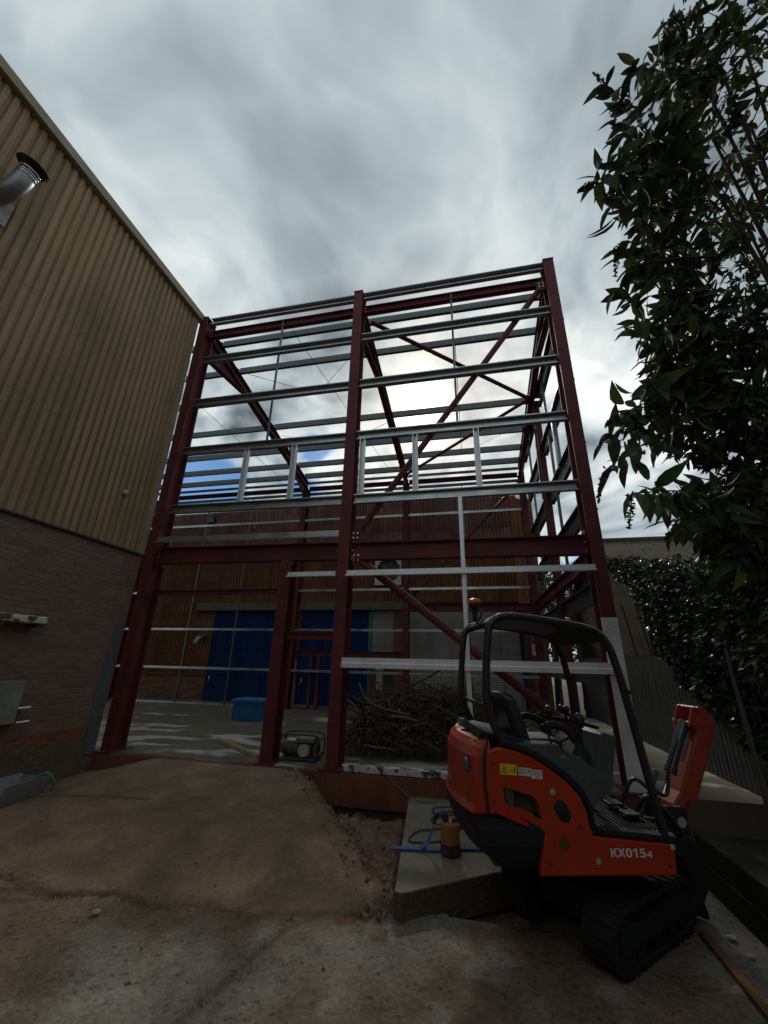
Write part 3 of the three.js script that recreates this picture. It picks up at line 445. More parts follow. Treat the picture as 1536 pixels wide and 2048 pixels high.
// kerb plate along the slab edge, and the sill on it
tag(mesh('edge_board', rbox(-5.62, 1.9, -.02, FL - .004, -5.458, -5.40, .006), M.rusty), 'rust brown edge board along the front of the floor slab', 'edge board');
tag(mesh('concrete_sill', rbox(-1.66, .65, FL + .002, FL + .075, -5.52, -5.415, .01), mat(.5, .5, .47, .8, { map: rep(tex(512, (u, v) => { const t = sstep(.5, .62, fbm(u * 26, v * 9, 5, 0, 14)); return [lerp(1, .16, t), lerp(1, .14, t), lerp(.97, .11, t)]; }), .55, 1.1) })), 'white stained sill strip on the slab edge below the brush pile', 'sill');

// ------------------------------------------------------------------ old warehouse behind
const ZB = -12.3;
{
  const w = thing('corrugated_warehouse', 'old warehouse of faded red and orange corrugated sheets with blue doors behind the frame', 'warehouse', [-4, 0, ZB]);
  const P = (n, g, m, par = w) => { g.translate(4, 0, -ZB); return mesh(n, g, m, par); };
  P('building_core', box(-14, 1.5, -.3, 6.35, -24, ZB - .14), M.dark);
  const sheet = (x0, x1, y0, y1, z, m) => {
    const pitch = .105, n = Math.round((x1 - x0) / pitch), pos = [], seg = 6; const f = x => z + .027 * Math.cos((x - x0) / pitch * Math.PI * 2);
    const k = n * seg; for (let i = 0; i < k; i++) { const a = x0 + (x1 - x0) * i / k, b = x0 + (x1 - x0) * (i + 1) / k; pos.push(a, y0, f(a), b, y0, f(b), b, y1, f(b), a, y0, f(a), b, y1, f(b), a, y1, f(a)); }
    const g = new THREE.BufferGeometry(); g.setAttribute('position', new THREE.Float32BufferAttribute(pos, 3)); g.computeVertexNormals(); P('corrugated_sheet', uvBox(g), m);
  };
  const R = rng(3), vary = m => { const c = m.clone(); c.color.multiplyScalar(.82 + R() * .3); c.side = DS; return c; };
  const reds = [0, 1, 2].map(() => vary(M.clRed)), ors = [0, 1, 2].map(() => vary(M.clOrange));
  for (let x = -13; x < 1.4; x += .92) {
    const x1 = Math.min(x + .92, 1.32);
    sheet(x, x1, 4.75, 6.62, ZB + .02, reds[Math.floor(R() * 3)]);
    sheet(x, x1, 3.28, 4.82, ZB - .004, ors[Math.floor(R() * 3)]);
    if (x1 < -8.3) sheet(x, x1, 1.04, 3.30, ZB - .03, ors[Math.floor(R() * 3)]);
  }
  sheet(-8.75, -8.46, 1.04, 3.06, ZB - .028, ors[1]); sheet(-5.98, -5.34, 1.04, 3.06, ZB - .028, ors[0]);
  P('corner_board', rbox(1.325, 1.53, 3.1, 6.60, ZB - .06, ZB + .03, .005), mat(.30, .12, .05, .8, { map: rep(woodTex, .8) }));
  P('brick_wall', box(-14, -8.46, -.2, 1.04, ZB - .13, ZB - .035), M.brickB); P('brick_wall', box(-5.98, -5.34, -.2, 1.04, ZB - .13, ZB - .035), M.brickB);
  P('drip_rail', box(-13.9, -8.5, 1.04, 1.09, ZB - .06, ZB + .01), M.rusty);
  P('brick_pier', box(1.535, 1.98, -.2, 6.46, ZB - .3, ZB + .045), M.brickB); P('brick_pier', box(1.36, 1.534, -.2, 3.1, ZB - .13, ZB - .02), mat(.16, .08, .05, .9, { map: rep(woodTex, .8) }));
  P('brick_pier', box(-3.02, -2.62, -.2, 1.62, ZB - .13, ZB - .04), M.brickB); P('brick_pier', box(-2.33, -1.9, -.2, 3.05, ZB - .13, ZB - .01), M.brickB);
  P('lintel', rbox(-9.1, -2.05, 3.06, 3.30, ZB - .1, ZB + .12, .012), M.lintel);
  P('roof', box(-14, 1.6, 6.40, 6.52, -24, ZB - .02), M.darkSteel); 
  // sliding doors: boards, cross rails, handles
  for (const [x0, x1] of [[-8.45, -5.99], [-5.33, -3.12]]) {
    const d = P('sliding_door', box(x0, x1, FL - .25, 3.055, ZB - .11, ZB - .055), M.blueDoor), n = Math.round((x1 - x0) / .185), bw = (x1 - x0) / n;
    for (let i = 0; i < n; i++) { const m = M.blueDoor.clone(); m.color.multiplyScalar(.85 + R() * .3); mesh('board', box(x0 + i * bw + .004 + 4, x0 + (i + 1) * bw - .004 + 4, FL - .2, 3.05, -.0545, -.034 + R() * .004), m, d); }
    for (const y of [1.86, 1.1]) mesh('cross_rail', box(x0 + 4.02, x1 + 3.98, y, y + .03, -.0295, -.012), M.blueDoor, d);
    mesh('handle', tube([V(x0 + 4.14, .86, -.03), V(x0 + 4.16, .95, .02), V(x0 + 4.15, 1.04, -.03)], .012, 10, 6), M.bolt, d);
  }
  P('door_frame', box(-3.118, -3.03, FL - .2, 3.055, ZB - .10, ZB - .02), M.tealPaint);
  P('door_frame', box(1.28, 1.355, FL - .2, 3.055, ZB - .10, ZB - .01), M.blueDoor);
  const shut = (x0, x1, y0, y1) => { const pos = [], p = .056, z = ZB - .07, seg = 4, n = Math.floor((y1 - y0) / p) * seg, f = y => z + .011 * Math.abs(Math.sin((y - y0) / p * Math.PI)); for (let i = 0; i < n; i++) { const a = y0 + (y1 - y0) * i / n, b = y0 + (y1 - y0) * (i + 1) / n; pos.push(x0, a, f(a), x1, a, f(a), x1, b, f(b), x0, a, f(a), x1, b, f(b), x0, b, f(b)); } const g = new THREE.BufferGeometry(); g.setAttribute('position', new THREE.Float32BufferAttribute(pos, 3)); g.computeVertexNormals(); const m = M.shutter; m.side = DS; return P('roller_shutter', uvBox(g), m); };
  shut(-3.02, -2.36, 1.62, 3.05); shut(-1.88, 1.27, FL - .2, 3.05);
  P('guide_rail', box(-2.355, -2.335, FL, 3.05, ZB - .1, ZB - .03), M.darkSteel); P('bottom_bar', box(-3.02, -2.36, 1.58, 1.62, ZB - .09, ZB - .05), M.darkSteel);
  P('side_door', box(-2.61, -2.36, -.2, 1.575, ZB - .1, ZB - .06), M.darkSteel);
}
{ // fittings on the old warehouse
  const f = thing('extractor_fan', 'white square extractor fan housing with round black opening on the orange sheets', 'fan', [-2.52, 4.24, ZB + .02]);
  const sh = new THREE.Shape([[-.42, -.43], [.42, -.43], [.42, .43], [-.42, .43]].map(p => new THREE.Vector2(...p))), h = new THREE.Path(); h.absarc(.02, .04, .34, 0, Math.PI * 2); sh.holes.push(h);
  mesh('housing', prism(sh, .12, .012).translate(0, 0, .06), M.white, f);
  mesh('duct', new THREE.CylinderGeometry(.345, .345, .1, 30, 1, true).rotateX(Math.PI / 2).translate(.02, .04, .05), M.darkSteel, f).material.side = DS;
  mesh('back_panel', new THREE.CircleGeometry(.345, 30).translate(.02, .04, .012), M.dark, f);
  mesh('ring', new THREE.TorusGeometry(.345, .022, 8, 36).translate(.02, .04, .125), M.darkSteel, f);
  for (let i = 0; i < 5; i++) mesh('blade', prism([[.04, -.03], [.31, -.10], [.32, .06], [.04, .03]], .008).rotateX(.4).rotateZ(i * Math.PI * .4).translate(.02, .04, .05), M.engine, f);
  mesh('hub', rod(V(.02, .04, .02), V(.02, .04, .09), .06, 14), M.engine, f);
  const u = thing('wall_flue', 'short grey elbow pipe on the orange sheets left of the blue door', 'flue', [-8.72, 2.2, ZB]);
  mesh('elbow', tube([V(0, 0, -.02), V(0, 0, .12), V(-.02, -.05, .24), V(-.05, -.2, .28)], .085, 16, 14), M.steelPipe, u); mesh('collar', new THREE.TorusGeometry(.1, .022, 8, 20), M.galvDull, u);
  const l = thing('floodlight', 'small black floodlight under the eaves of the old warehouse', 'lamp', [-9.15, 6.36, ZB + .05]);
  mesh('housing', rbox(-.16, .16, -.12, .12, .02, .14, .02).rotateX(.5), M.exBlackMatt, l); mesh('glass', rbox(-.13, .13, -.09, .09, .141, .147, .002).rotateX(.5), mat(.3, .32, .33, .1), l); mesh('bracket', box(-.02, .02, -.05, .2, -.03, .02), M.darkSteel, l);
  const canvas = (w, hh, fn) => { const c = document.createElement('canvas'); c.width = w; c.height = hh; fn(c.getContext('2d')); const t = new THREE.CanvasTexture(c); t.colorSpace = THREE.SRGBColorSpace; return new THREE.MeshStandardMaterial({ map: t, roughness: .5 }); };
  globalThis.__canvas = canvas;
  const plate = (name, label, x, y, z, wd, ht, m) => { const t = thing(name, label, 'sign', [x, y, z]); mesh('backing', box(-wd / 2, wd / 2, -ht / 2, ht / 2, 0, .006), M.white, t); mesh('print', new THREE.PlaneGeometry(wd * .98, ht * .98).translate(0, 0, .0085), m, t); return t; };
  const lines = (bg, fg, n) => canvas(128, 128, c => { c.fillStyle = bg; c.fillRect(0, 0, 128, 128); c.fillStyle = fg; for (let i = 0; i < n; i++) c.fillRect(14, 20 + i * 90 / n, 60 + 40 * hash(i, n), 6); });
  plate('notice', 'pale green notice plate, topmost of three beside the blue door', -2.76, 1.40, ZB - .034, .23, .13, lines('#a9b8ae', '#5b6b60', 2));
  plate('notice', 'white notice, middle of three beside the blue door', -2.76, 1.13, ZB - .034, .17, .2, lines('#b9b6ac', '#4a4a48', 4));
  plate('notice', 'white notice, lowest of three beside the blue door', -2.76, .90, ZB - .034, .17, .2, lines('#b5b2aa', '#4a4a48', 3));
  plate('notice', 'small white notice hung at the bottom of the wide grey shutter', -.02, 1.14, ZB - .05, .2, .16, lines('#a8a8a4', '#555', 3));
  plate('warning_sign', 'white and yellow warning triangle sign on the brown pier', 1.66, 1.97, ZB + .048, .19, .28, canvas(128, 192, c => { c.fillStyle = '#e4e2d8'; c.fillRect(0, 0, 128, 192); c.fillStyle = '#e3b21c'; c.fillRect(8, 8, 112, 118); c.fillStyle = '#111'; c.beginPath(); c.moveTo(64, 18); c.lineTo(114, 112); c.lineTo(14, 112); c.fill(); c.fillStyle = '#e3b21c'; c.beginPath(); c.moveTo(64, 40); c.lineTo(98, 102); c.lineTo(30, 102); c.fill(); c.fillStyle = '#111'; c.fillRect(58, 58, 12, 26); c.fillRect(58, 88, 12, 9); c.fillRect(20, 142, 88, 8); c.fillRect(30, 160, 66, 8); }));
}

// ------------------------------------------------------------------ brick house on the right, its roof, and the fence
{
  const h = thing('brick_house', 'yellow brown brick building with gable wall and mossy tiled roof behind the fence', 'building', [3.4, 0, -11]);
  const P = (n, g, m, par = h) => { g.translate(-3.4, 0, 11); return mesh(n, g, m, par); };
  const gab = [[8.0, -.4], [8.0, 2.88], [12.2, 4.86], [15.4, 3.3], [15.4, -.4]];
  { const sh = new THREE.Shape(gab.map(p => new THREE.Vector2(p[0], p[1]))), g = new THREE.ExtrudeGeometry(sh, { depth: 7, bevelEnabled: false }); g.rotateY(Math.PI / 2); g.translate(3.4, 0, 0); P('wall', uvBox(g), M.brickY); }
  const dz = 4.2, dy = 1.98, Lr = Math.hypot(dz + .3, dy), roof = P('roof', join([box(3.28, 10.6, -.02, .03, -.05, Lr).applyMatrix4(new THREE.Matrix4().makeBasis(V(1, 0, 0), V(0, dz, dy).normalize(), V(0, -dy, dz).normalize()).setPosition(0, 4.90, -12.2))]), M.tile);
  P('roof', join([box(3.28, 10.6, -.02, .03, -.05, 3.9).applyMatrix4(new THREE.Matrix4().makeBasis(V(-1, 0, 0), V(0, 3.2, -1.56).normalize(), V(0, -1.56, -3.2).normalize()).setPosition(13.88, 4.90, -12.2))]), M.tile);
  // tiles: those near the verge one by one
  const R = rng(21), ts = [.85, 1, 1.18].map(t => { const m = M.tile.clone(); m.color.multiplyScalar(t); return m; }), mt = new THREE.Matrix4().makeBasis(V(1, 0, 0), V(0, dz, dy).normalize(), V(0, -dy, dz).normalize()).setPosition(-.12, 4.90, -1.2);
  const tg = box(0, .285, .0, .034, 0, .36); tg.rotateX(.06); tg.translate(0, .032, 0);
  for (let i = 0; i < 15; i++) for (let j = 0; j < 10; j++) { const o = mesh('roof_tile', tg, ts[Math.floor(R() * 3)], roof); o.applyMatrix4(mt.clone().multiply(new THREE.Matrix4().makeTranslation(i * .3 + (j % 2) * .02, R() * .006, .02 + j * .30))); }
  P('ridge', tube([V(3.26, 4.95, -12.2), V(7, 4.95, -12.2), V(10.6, 4.95, -12.2)], .11, 12, 8), M.tile);
  P('verge_board', sweep([[-.02, -.09], [.02, -.09], [.02, .05], [-.02, .05]], V(3.375, 4.84, -12.2), V(3.375, 2.86, -8.0), V(0, 1, 0)), M.darkSteel);
  P('drain_pipe', rod(V(3.33, .0, -8.9), V(3.33, 3.0, -8.9), .04, 8), M.darkSteel);
}
{
  const p = thing('pigeon', 'pigeon perched on the roof ridge of the brick building', 'bird', [5.75, 5.06, -12.2]);
  const prof = [[0, -.2], [.035, -.17], [.05, -.1], [.085, 0], [.09, .07], [.065, .15], [.04, .19], [.042, .23], [.03, .265], [0, .28]];
  const g = new THREE.LatheGeometry(prof.map(q => new THREE.Vector2(q[0], q[1])), 14); const a = g.attributes.position; for (let i = 0; i < a.count; i++) { const y = a.getY(i); a.setX(i, a.getX(i) + (y < .1 ? (y - .1) * .55 : 0) + (y > .17 ? .03 : 0)); } g.translate(0, .17, 0); g.computeVertexNormals();
  mesh('body', g, mat(.06, .06, .07, .8), p); mesh('beak', rod(V(.065, .415, 0), V(.11, .40, 0), .012, 6, .002), M.dark, p); for (const z of [-.025, .025]) mesh('leg', rod(V(-.01, 0, z), V(0, .1, z), .006, 5), M.dark, p);
}
{
  const f = thing('palisade_fence', 'grey steel palisade fence of narrow pales along the right side path', 'fence', [2.9, 0, -8]);
  const pg = prism([[-.036, 0], [.036, 0], [.036, 1.74], [.018, 1.80], [.0, 1.76], [-.018, 1.80], [-.036, 1.74]], .010, .003, 1); pg.rotateY(-Math.PI / 2);
  for (let z = -12.6, i = 0; z < -3.9; z += .098, i++) { const o = mesh('pale', pg, M.paleSteel, f); o.position.set(0, -.02 + .01 * hash(i, 1), z + 8); o.rotation.x = (hash(i, 2) - .5) * .02; }
  for (const y of [.3, 1.45]) mesh('rail', box(.012, .05, y, y + .05, -4.7, 4.1), M.paleSteel, f);
  for (let z = -12.3; z < -4; z += 2.05) mesh('post', box(.052, .13, -.2, 1.72, z + 8 - .04, z + 8 + .04), M.paleSteel, f);
}

// ------------------------------------------------------------------ mini excavator (local axes: x forward, z towards its right side)
const font = await new FontLoader().loadAsync('fonts/droid/droid_sans_bold.typeface.json');
{
  const canvas = globalThis.__canvas;
  const e = thing('mini_excavator', 'orange red mini excavator with black canopy and raised boom parked on the yard', 'excavator', [.55, 0, -3.5], 14 * Math.PI / 180);
  const P = (n, g, m, par = e) => mesh(n, g, m, par);
  // a body that is straight at the sides and round at the tail, stacked from levels [y, tail radius, half width]
  const tailLoft = (levels, xFront, n = 22) => {
    const pos = [], ring = ([y, r, w]) => { const o = []; for (let i = 0; i <= n; i++) { const t = -1 + 2 * i / n, z = w * Math.sin(t * Math.PI / 2), x = -Math.sqrt(Math.max(.001, r * r - z * z * .62)); o.push([x, y, z]); } o.push([xFront, y, w], [xFront, y, -w]); return o; };
    const rs = levels.map(ring), q = (a, b, c) => pos.push(...a, ...b, ...c), N = rs[0].length;
    for (let k = 0; k < rs.length - 1; k++) for (let i = 0; i < N; i++) { const j = (i + 1) % N; q(rs[k][i], rs[k + 1][i], rs[k][j]); q(rs[k][j], rs[k + 1][i], rs[k + 1][j]); }
    for (const [r, up] of [[rs[0], 0], [rs[rs.length - 1], 1]]) { const c = [xFront - .1, r[0][1], 0]; for (let i = 0; i < N; i++) { const j = (i + 1) % N; up ? q(c, r[j], r[i]) : q(c, r[i], r[j]); } }
    const g = new THREE.BufferGeometry(); g.setAttribute('position', new THREE.Float32BufferAttribute(pos, 3)); g.computeVertexNormals(); return uvBox(g);
  };
  P('counterweight', tailLoft([[.455, .50, .30], [.47, .60, .36], [.53, .70, .40], [.60, .755, .425], [.68, .79, .43], [.735, .795, .425], [.742, .78, .41]], -.30), M.weight);
  const hood = P('engine_hood', tailLoft([[.745, .79, .40], [.76, .80, .415], [.80, .785, .415], [.95, .78, .415], [1.05, .775, .41], [1.10, .755, .40], [1.135, .715, .38], [1.148, .66, .35]], -.60), M.exRed);
  mesh('hood_seal', tube([V(-.64, .76, .42), V(-.652, .95, .425), V(-.64, 1.08, .41), V(-.61, 1.135, .37), V(-.6, 1.15, .2)], .010, 20, 6), M.exBlack, hood);
  P('engine_bay', box(-.60, .0, .47, 1.04, -.33, .33), M.dark);
  const filt = P('engine_filter', rod(V(-.50, .78, .35), V(-.50, .90, .35), .055, 14), mat(.12, .12, .125, .2, { metal: .6 }));
  // side covers with the air opening
  const cover = [[-.635, .755], [-.648, .93], [-.63, 1.085], [-.545, 1.108], [-.45, 1.09], [-.35, 1.055], [-.25, 1.0], [-.15, .93], [-.075, .855], [-.045, .78], [-.036, .69], [-.025, .655], [.05, .648], [.44, .62], [.452, .60], [.44, .48], [.43, .47], [-.36, .462], [-.352, .52], [-.322, .66], [-.34, .69], [-.52, .765], [-.56, .762]];
  const sh = new THREE.Shape(cover.map(p => new THREE.Vector2(...p))), hole = new THREE.Path();
  hole.moveTo(-.555, .895); hole.quadraticCurveTo(-.555, .915, -.53, .908); hole.lineTo(-.37, .865); hole.quadraticCurveTo(-.33, .85, -.322, .80); hole.lineTo(-.316, .745); hole.quadraticCurveTo(-.316, .715, -.34, .728); hole.lineTo(-.53, .80); hole.quadraticCurveTo(-.552, .81, -.552, .83); sh.holes.push(hole);
  for (const s of [1, -1]) P('side_cover', prism(sh, .05, .012, 3).translate(0, 0, s * .405), M.exRed);
  P('front_panel', rbox(.40, .448, .475, .625, -.38, .38, .012), M.exRed);
  P('tail_lamp', prism([[-.60, .765], [-.42, .70], [-.41, .715], [-.47, .755], [-.585, .785]], .03, .006).translate(0, 0, .428), mat(.5, .015, .012, .25));
  for (const s of [1, -1]) { // black edge strip over the cover
    const top = [[-.55, 1.118], [-.45, 1.10], [-.35, 1.066], [-.25, 1.012], [-.15, .942], [-.066, .862], [-.033, .785], [-.024, .695], [-.012, .668], [.06, .662], [.45, .632]], out = top.map(p => [p[0] + .022, p[1] + .026]).reverse();
    P('edge_strip', prism([...top, ...out], .075, .004).translate(0, 0, s * .392), M.exBlackMatt);
  }
  P('seal_strip', prism([[-.66, 1.152], [-.40, 1.10], [-.36, 1.10], [-.36, 1.135], [-.64, 1.185]], .7, .008), M.exBlackMatt);
  const oval = P('fuel_cap', new THREE.SphereGeometry(.05, 20, 12).scale(.85, 1.25, .28).rotateZ(.5).translate(-.195, .778, .428), M.exBlackMatt);
  P('round_badge', rod(V(-.205, .62, .428), V(-.205, .62, .4325), .032, 20), mat(.12, .045, .012, .6));
  for (const [x, y, r] of [[-.243, .875, .016], [-.018, .536, .014], [.436, .608, .014]]) P('reflector', rbox(x - r, x + r, y - r, y + r, .428, .436, .004), M.pale);
  const sticker = (x, y, w, h, rot, m, z = .4325) => { const o = P('sticker', new THREE.BoxGeometry(w, h, .0012), m); o.position.set(x, y, z); o.rotation.z = rot; return o; };
  sticker(-.505, .990, .105, .058, -.06, canvas(256, 144, c => { c.fillStyle = '#d8b81a'; c.fillRect(0, 0, 256, 144); c.strokeStyle = '#111'; c.lineWidth = 7; c.beginPath(); c.moveTo(60, 28); c.lineTo(108, 116); c.lineTo(14, 116); c.closePath(); c.stroke(); c.fillStyle = '#111'; c.font = 'italic bold 52px serif'; c.fillText('E', 44, 108); c.fillRect(160, 84, 34, 8); c.beginPath(); c.moveTo(158, 88); c.lineTo(174, 76); c.lineTo(174, 100); c.fill(); c.fillStyle = '#7a1a10'; c.fillRect(216, 48, 14, 66); c.beginPath(); c.arc(223, 40, 10, 0, 7); c.fill(); c.fillRect(206, 62, 34, 10); }));
  sticker(-.405, .979, .078, .044, -.06, canvas(256, 144, c => { c.fillStyle = '#c9c2bc'; c.fillRect(0, 0, 256, 144); c.fillStyle = '#2a2024'; c.font = 'bold 50px sans-serif'; c.fillText('ANTI-', 14, 64); c.fillText('THEFT', 14, 118); c.fillStyle = '#b0202a'; c.fillRect(186, 56, 60, 20); c.fillRect(206, 36, 20, 60); }));
  sticker(-.330, .966, .068, .048, -.06, canvas(256, 180, c => { c.fillStyle = '#cfc9c4'; c.fillRect(0, 0, 256, 180); c.fillStyle = '#96424a'; for (const [x, y, w] of [[14, 34, 90], [112, 34, 60], [180, 34, 60], [14, 84, 120], [144, 84, 96], [84, 134, 90]]) c.fillRect(x, y, w, 20); }));
  sticker(-.7385, 1.0, .055, .082, 0, canvas(160, 240, c => { c.fillStyle = '#16244e'; c.fillRect(0, 0, 160, 240); c.fillStyle = '#dfe4ea'; c.fillRect(12, 24, 96, 34); c.fillStyle = '#c9d2df'; c.fillRect(20, 72, 100, 10); c.fillRect(20, 90, 80, 8); c.strokeStyle = '#7f9bd0'; c.lineWidth = 12; for (const y of [130, 165, 200]) { c.beginPath(); c.moveTo(10, y); c.bezierCurveTo(60, y - 26, 90, y + 20, 150, y - 12); c.stroke(); } }), .336).rotation.set(0, -1.297, 0);
  sticker(-.7495, .82, .04, .07, 0, canvas(64, 96, c => { c.fillStyle = '#9a7a14'; c.fillRect(0, 0, 64, 96); c.fillStyle = '#3a2c08'; c.fillRect(10, 14, 44, 24); c.fillRect(10, 50, 40, 8); c.fillRect(10, 68, 34, 8); }), .3195).rotation.set(0, -1.297, 0);
  { const o = P('sticker', new THREE.BoxGeometry(.07, .0015, .05), canvas(96, 64, c => { c.fillStyle = '#b8961a'; c.fillRect(0, 0, 96, 64); c.fillStyle = '#2c2408'; c.fillRect(12, 14, 30, 36); c.fillRect(50, 20, 36, 8); c.fillRect(50, 36, 30, 8); })); o.position.set(-.665, 1.130, .335); o.rotation.set(.45, .3, .25); }
  { const g = new TextGeometry('KX015', { font, size: .042, depth: .002, curveSegments: 4 }); g.scale(1.28, 1, 1); g.translate(.055, .558, .4305); P('lettering', uvBox(g), mat(.62, .60, .56, .5)); const g2 = new TextGeometry('-4', { font, size: .031, depth: .002, curveSegments: 4 }); g2.scale(1.35, 1, 1); g2.translate(.258, .558, .4305); P('lettering', uvBox(g2), mat(.62, .60, .56, .5)); }
  // operator's place
  P('floor', rbox(-.02, .50, .60, .655, -.38, .385, .01), M.exBlackMatt);
  const mats = P('floor_mat', box(.03, .47, .655, .662, -.34, .36), M.floorMat);
  for (let i = 0; i < 15; i++) mesh('mat_rib', box(.045 + i * .029, .056 + i * .029, .662, .672, -.33, .35), M.exBlackMatt, mats);
  P('foot_pedal', rbox(.30, .40, .70, .715, -.05, .05, .005).rotateZ(.0), M.exBlack); P('foot_pedal', rbox(.31, .41, .69, .705, .12, .22, .005), M.exBlack);
  P('console', prism([[-.42, 1.04], [-.42, 1.125], [-.14, 1.115], [-.132, 1.05], [-.10, 1.045], [-.088, 1.08], [-.02, 1.045], [.07, .985], [.17, .945], [.19, .90], [.03, .78], [-.03, .79], [-.06, .87], [-.14, .95], [-.25, 1.02]], .14, .008).translate(0, 0, .30), M.exGrey);
  P('console', prism([[.08, .90], [.16, 1.17], [.19, 1.185], [.265, 1.165], [.27, 1.15], [.22, .98], [.20, .875], [.11, .86]], .26, .012).translate(0, 0, .19), M.exGrey);
  P('console', prism([[-.42, 1.0], [-.42, 1.12], [-.1, 1.11], [.0, 1.0], [.05, .8], [0, .7], [-.3, .7]], .12, .008).translate(0, 0, -.30), M.exGrey);
  P('seat_base', rbox(-.47, -.06, .86, 1.05, -.20, .20, .03), M.exBlackMatt);
  { const g = new RoundedBoxGeometry(.10, .40, .42, 5, .045), p = g.attributes.position; for (let i = 0; i < p.count; i++) { const y = p.getY(i), z = p.getZ(i); p.setX(i, p.getX(i) + z * z * .9 - y * .28); p.setZ(i, z * (1 - Math.max(0, y) * .9)); } g.computeVertexNormals(); g.translate(-.36, 1.20, .0); P('seat_back', g, M.exBlack); }
  { const g = new RoundedBoxGeometry(.40, .11, .42, 4, .045); g.translate(-.24, 1.07, 0); P('seat_cushion', g, M.exBlack); }
  for (const z of [.25, -.25]) { P('armrest', tube([V(-.20, 1.19, z), V(-.12, 1.215, z), V(-.03, 1.19, z), V(.02, 1.13, z)], .026, 16, 10), M.exBlackMatt); const l = P('joystick', rod(V(.05, 1.06, z), V(.065, 1.22, z), .016, 8), M.exBlackMatt); mesh('grip', new THREE.SphereGeometry(.034, 12, 10).scale(1, 1.3, 1).translate(.067, 1.25, z), M.exBlack, l); mesh('boot', new THREE.ConeGeometry(.06, .1, 12).translate(.045, 1.09, z), M.exBlackMatt, l); }
  for (const z of [.0, -.08]) { const l = P('travel_lever', tube([V(.20, .68, z), V(.19, .95, z), V(.13, 1.22, z), V(.10, 1.28, z)], .011, 14, 7), M.exBlack); mesh('knob', new THREE.SphereGeometry(.027, 12, 8).translate(.098, 1.29, z), M.exBlack, l); }
  P('blade_lever', tube([V(-.15, 1.05, .30), V(-.20, 1.25, .30), V(-.215, 1.34, .30)], .007, 8, 6), M.exBlackMatt);
  P('hand_rail', tube([V(.02, 1.21, -.33), V(.3, 1.17, -.33), V(.48, 1.13, -.30)], .014, 12, 7), M.exBlackMatt);
  // canopy
  const hoop = z => [V(-.46, 1.02, z), V(-.545, 1.19, z), V(-.595, 1.33, z), V(-.597, 1.45, z), V(-.565, 1.76, z), V(-.54, 1.855, z), V(-.48, 1.905, z), V(-.38, 1.915, z), V(-.1, 1.885, z), V(.14, 1.845, z), V(.22, 1.81, z), V(.275, 1.735, z), V(.31, 1.60, z), V(.36, 1.24, z), V(.42, .72, z), V(.43, .63, z)];
  for (const z of [.385, -.385]) P('canopy_post', new THREE.TubeGeometry(new THREE.CatmullRomCurve3(hoop(z), false, 'centripetal'), 90, .026, 10, false), M.exBlack);
  { const top = [[-.53, 1.885], [-.47, 1.93], [-.38, 1.945], [-.1, 1.918], [.14, 1.878], [.23, 1.838], [.27, 1.77]], bot = [[.25, 1.755], [.205, 1.80], [.12, 1.838], [-.1, 1.872], [-.38, 1.898], [-.46, 1.88], [-.51, 1.85]]; const roof = P('canopy_roof', prism([...top, ...bot], .76, .012, 3), M.exBlack);
    for (const z of [-.2, 0, .2]) mesh('roof_ridge', sweep([[-.03, 0], [.03, 0], [.02, .012], [-.02, .012]], V(-.36, 1.943, z), V(.12, 1.883, z)), M.exBlack, roof);
    mesh('latch', rbox(.0, .03, 1.885, 1.915, .375, .40, .004), M.bolt, roof); }
  P('canopy_crossbar', rod(V(-.592, 1.33, -.385), V(-.592, 1.33, .385), .014, 8), M.exBlack);
  P('post_hook', rod(V(.335, 1.44, .41), V(.335, 1.44, .445), .014, 8), M.exBlack);
  const bc = P('beacon', rod(V(-.49, 1.93, -.22), V(-.49, 2.06, -.22), .022, 10), M.exBlackMatt);
  mesh('lamp_base', rod(V(-.49, 2.045, -.22), V(-.49, 2.075, -.22), .045, 14), M.exBlackMatt, bc); mesh('lamp_dome', new THREE.LatheGeometry([[0, .045], [.035, .045], [.052, .035], [.055, 0], [.0, 0]].map(p => new THREE.Vector2(...p)), 20).translate(-.49, 2.075, -.22), M.amber, bc); mesh('cable', tube([V(-.47, 1.93, -.2), V(-.44, 2.0, -.18), V(-.46, 2.05, -.2)], .008, 10, 6), M.exBlack, bc);
  // boom, arm and cylinders
  const sw = P('swing_bracket', join([rbox(.44, .74, .43, .62, -.10, .10, .02), rbox(.60, .78, .56, .72, -.12, -.075, .01), rbox(.60, .78, .56, .72, .075, .12, .01)]), M.exBlackMatt);
  mesh('pivot_pin', rod(V(.72, .64, -.14), V(.72, .64, .14), .03, 14), M.chrome, sw);
  mesh('guard_plate', rbox(.42, .62, .50, .66, .10, .135, .015), M.exBlackMatt, sw);
  P('hydraulic_hose', tube([V(.40, .55, .12), V(.56, .80, .10), V(.68, .78, .09), V(.74, .95, .085), V(.84, 1.12, .085)], .013, 30, 7), M.exBlack); P('hydraulic_hose', tube([V(.38, .55, .06), V(.50, .78, .14), V(.62, .70, .15), V(.70, .60, .14)], .013, 26, 7), M.exBlack); P('hydraulic_hose', tube([V(.38, .6, -.05), V(.52, .84, -.02), V(.62, .80, .02), V(.70, .9, .0)], .013, 26, 7), M.exBlack);
  P('boom', prism([[.69, .60], [.75, .585], [.80, .63], [.81, .70], [.84, .735], [.91, .74], [1.12, 1.12], [1.17, 1.22], [1.14, 1.27], [1.06, 1.27], [1.03, 1.20], [.80, .79], [.735, .72]], .14, .012, 2), M.boomRed);
  const ear = prism([[.95, 1.20], [1.0, 1.18], [1.12, 1.22], [1.11, 1.31], [1.06, 1.335], [1.0, 1.325]], .02, .004), cv = P('clevis', ear.clone().translate(0, 0, -.075), M.boomRed); P('clevis', ear.clone().translate(0, 0, .075), M.boomRed);
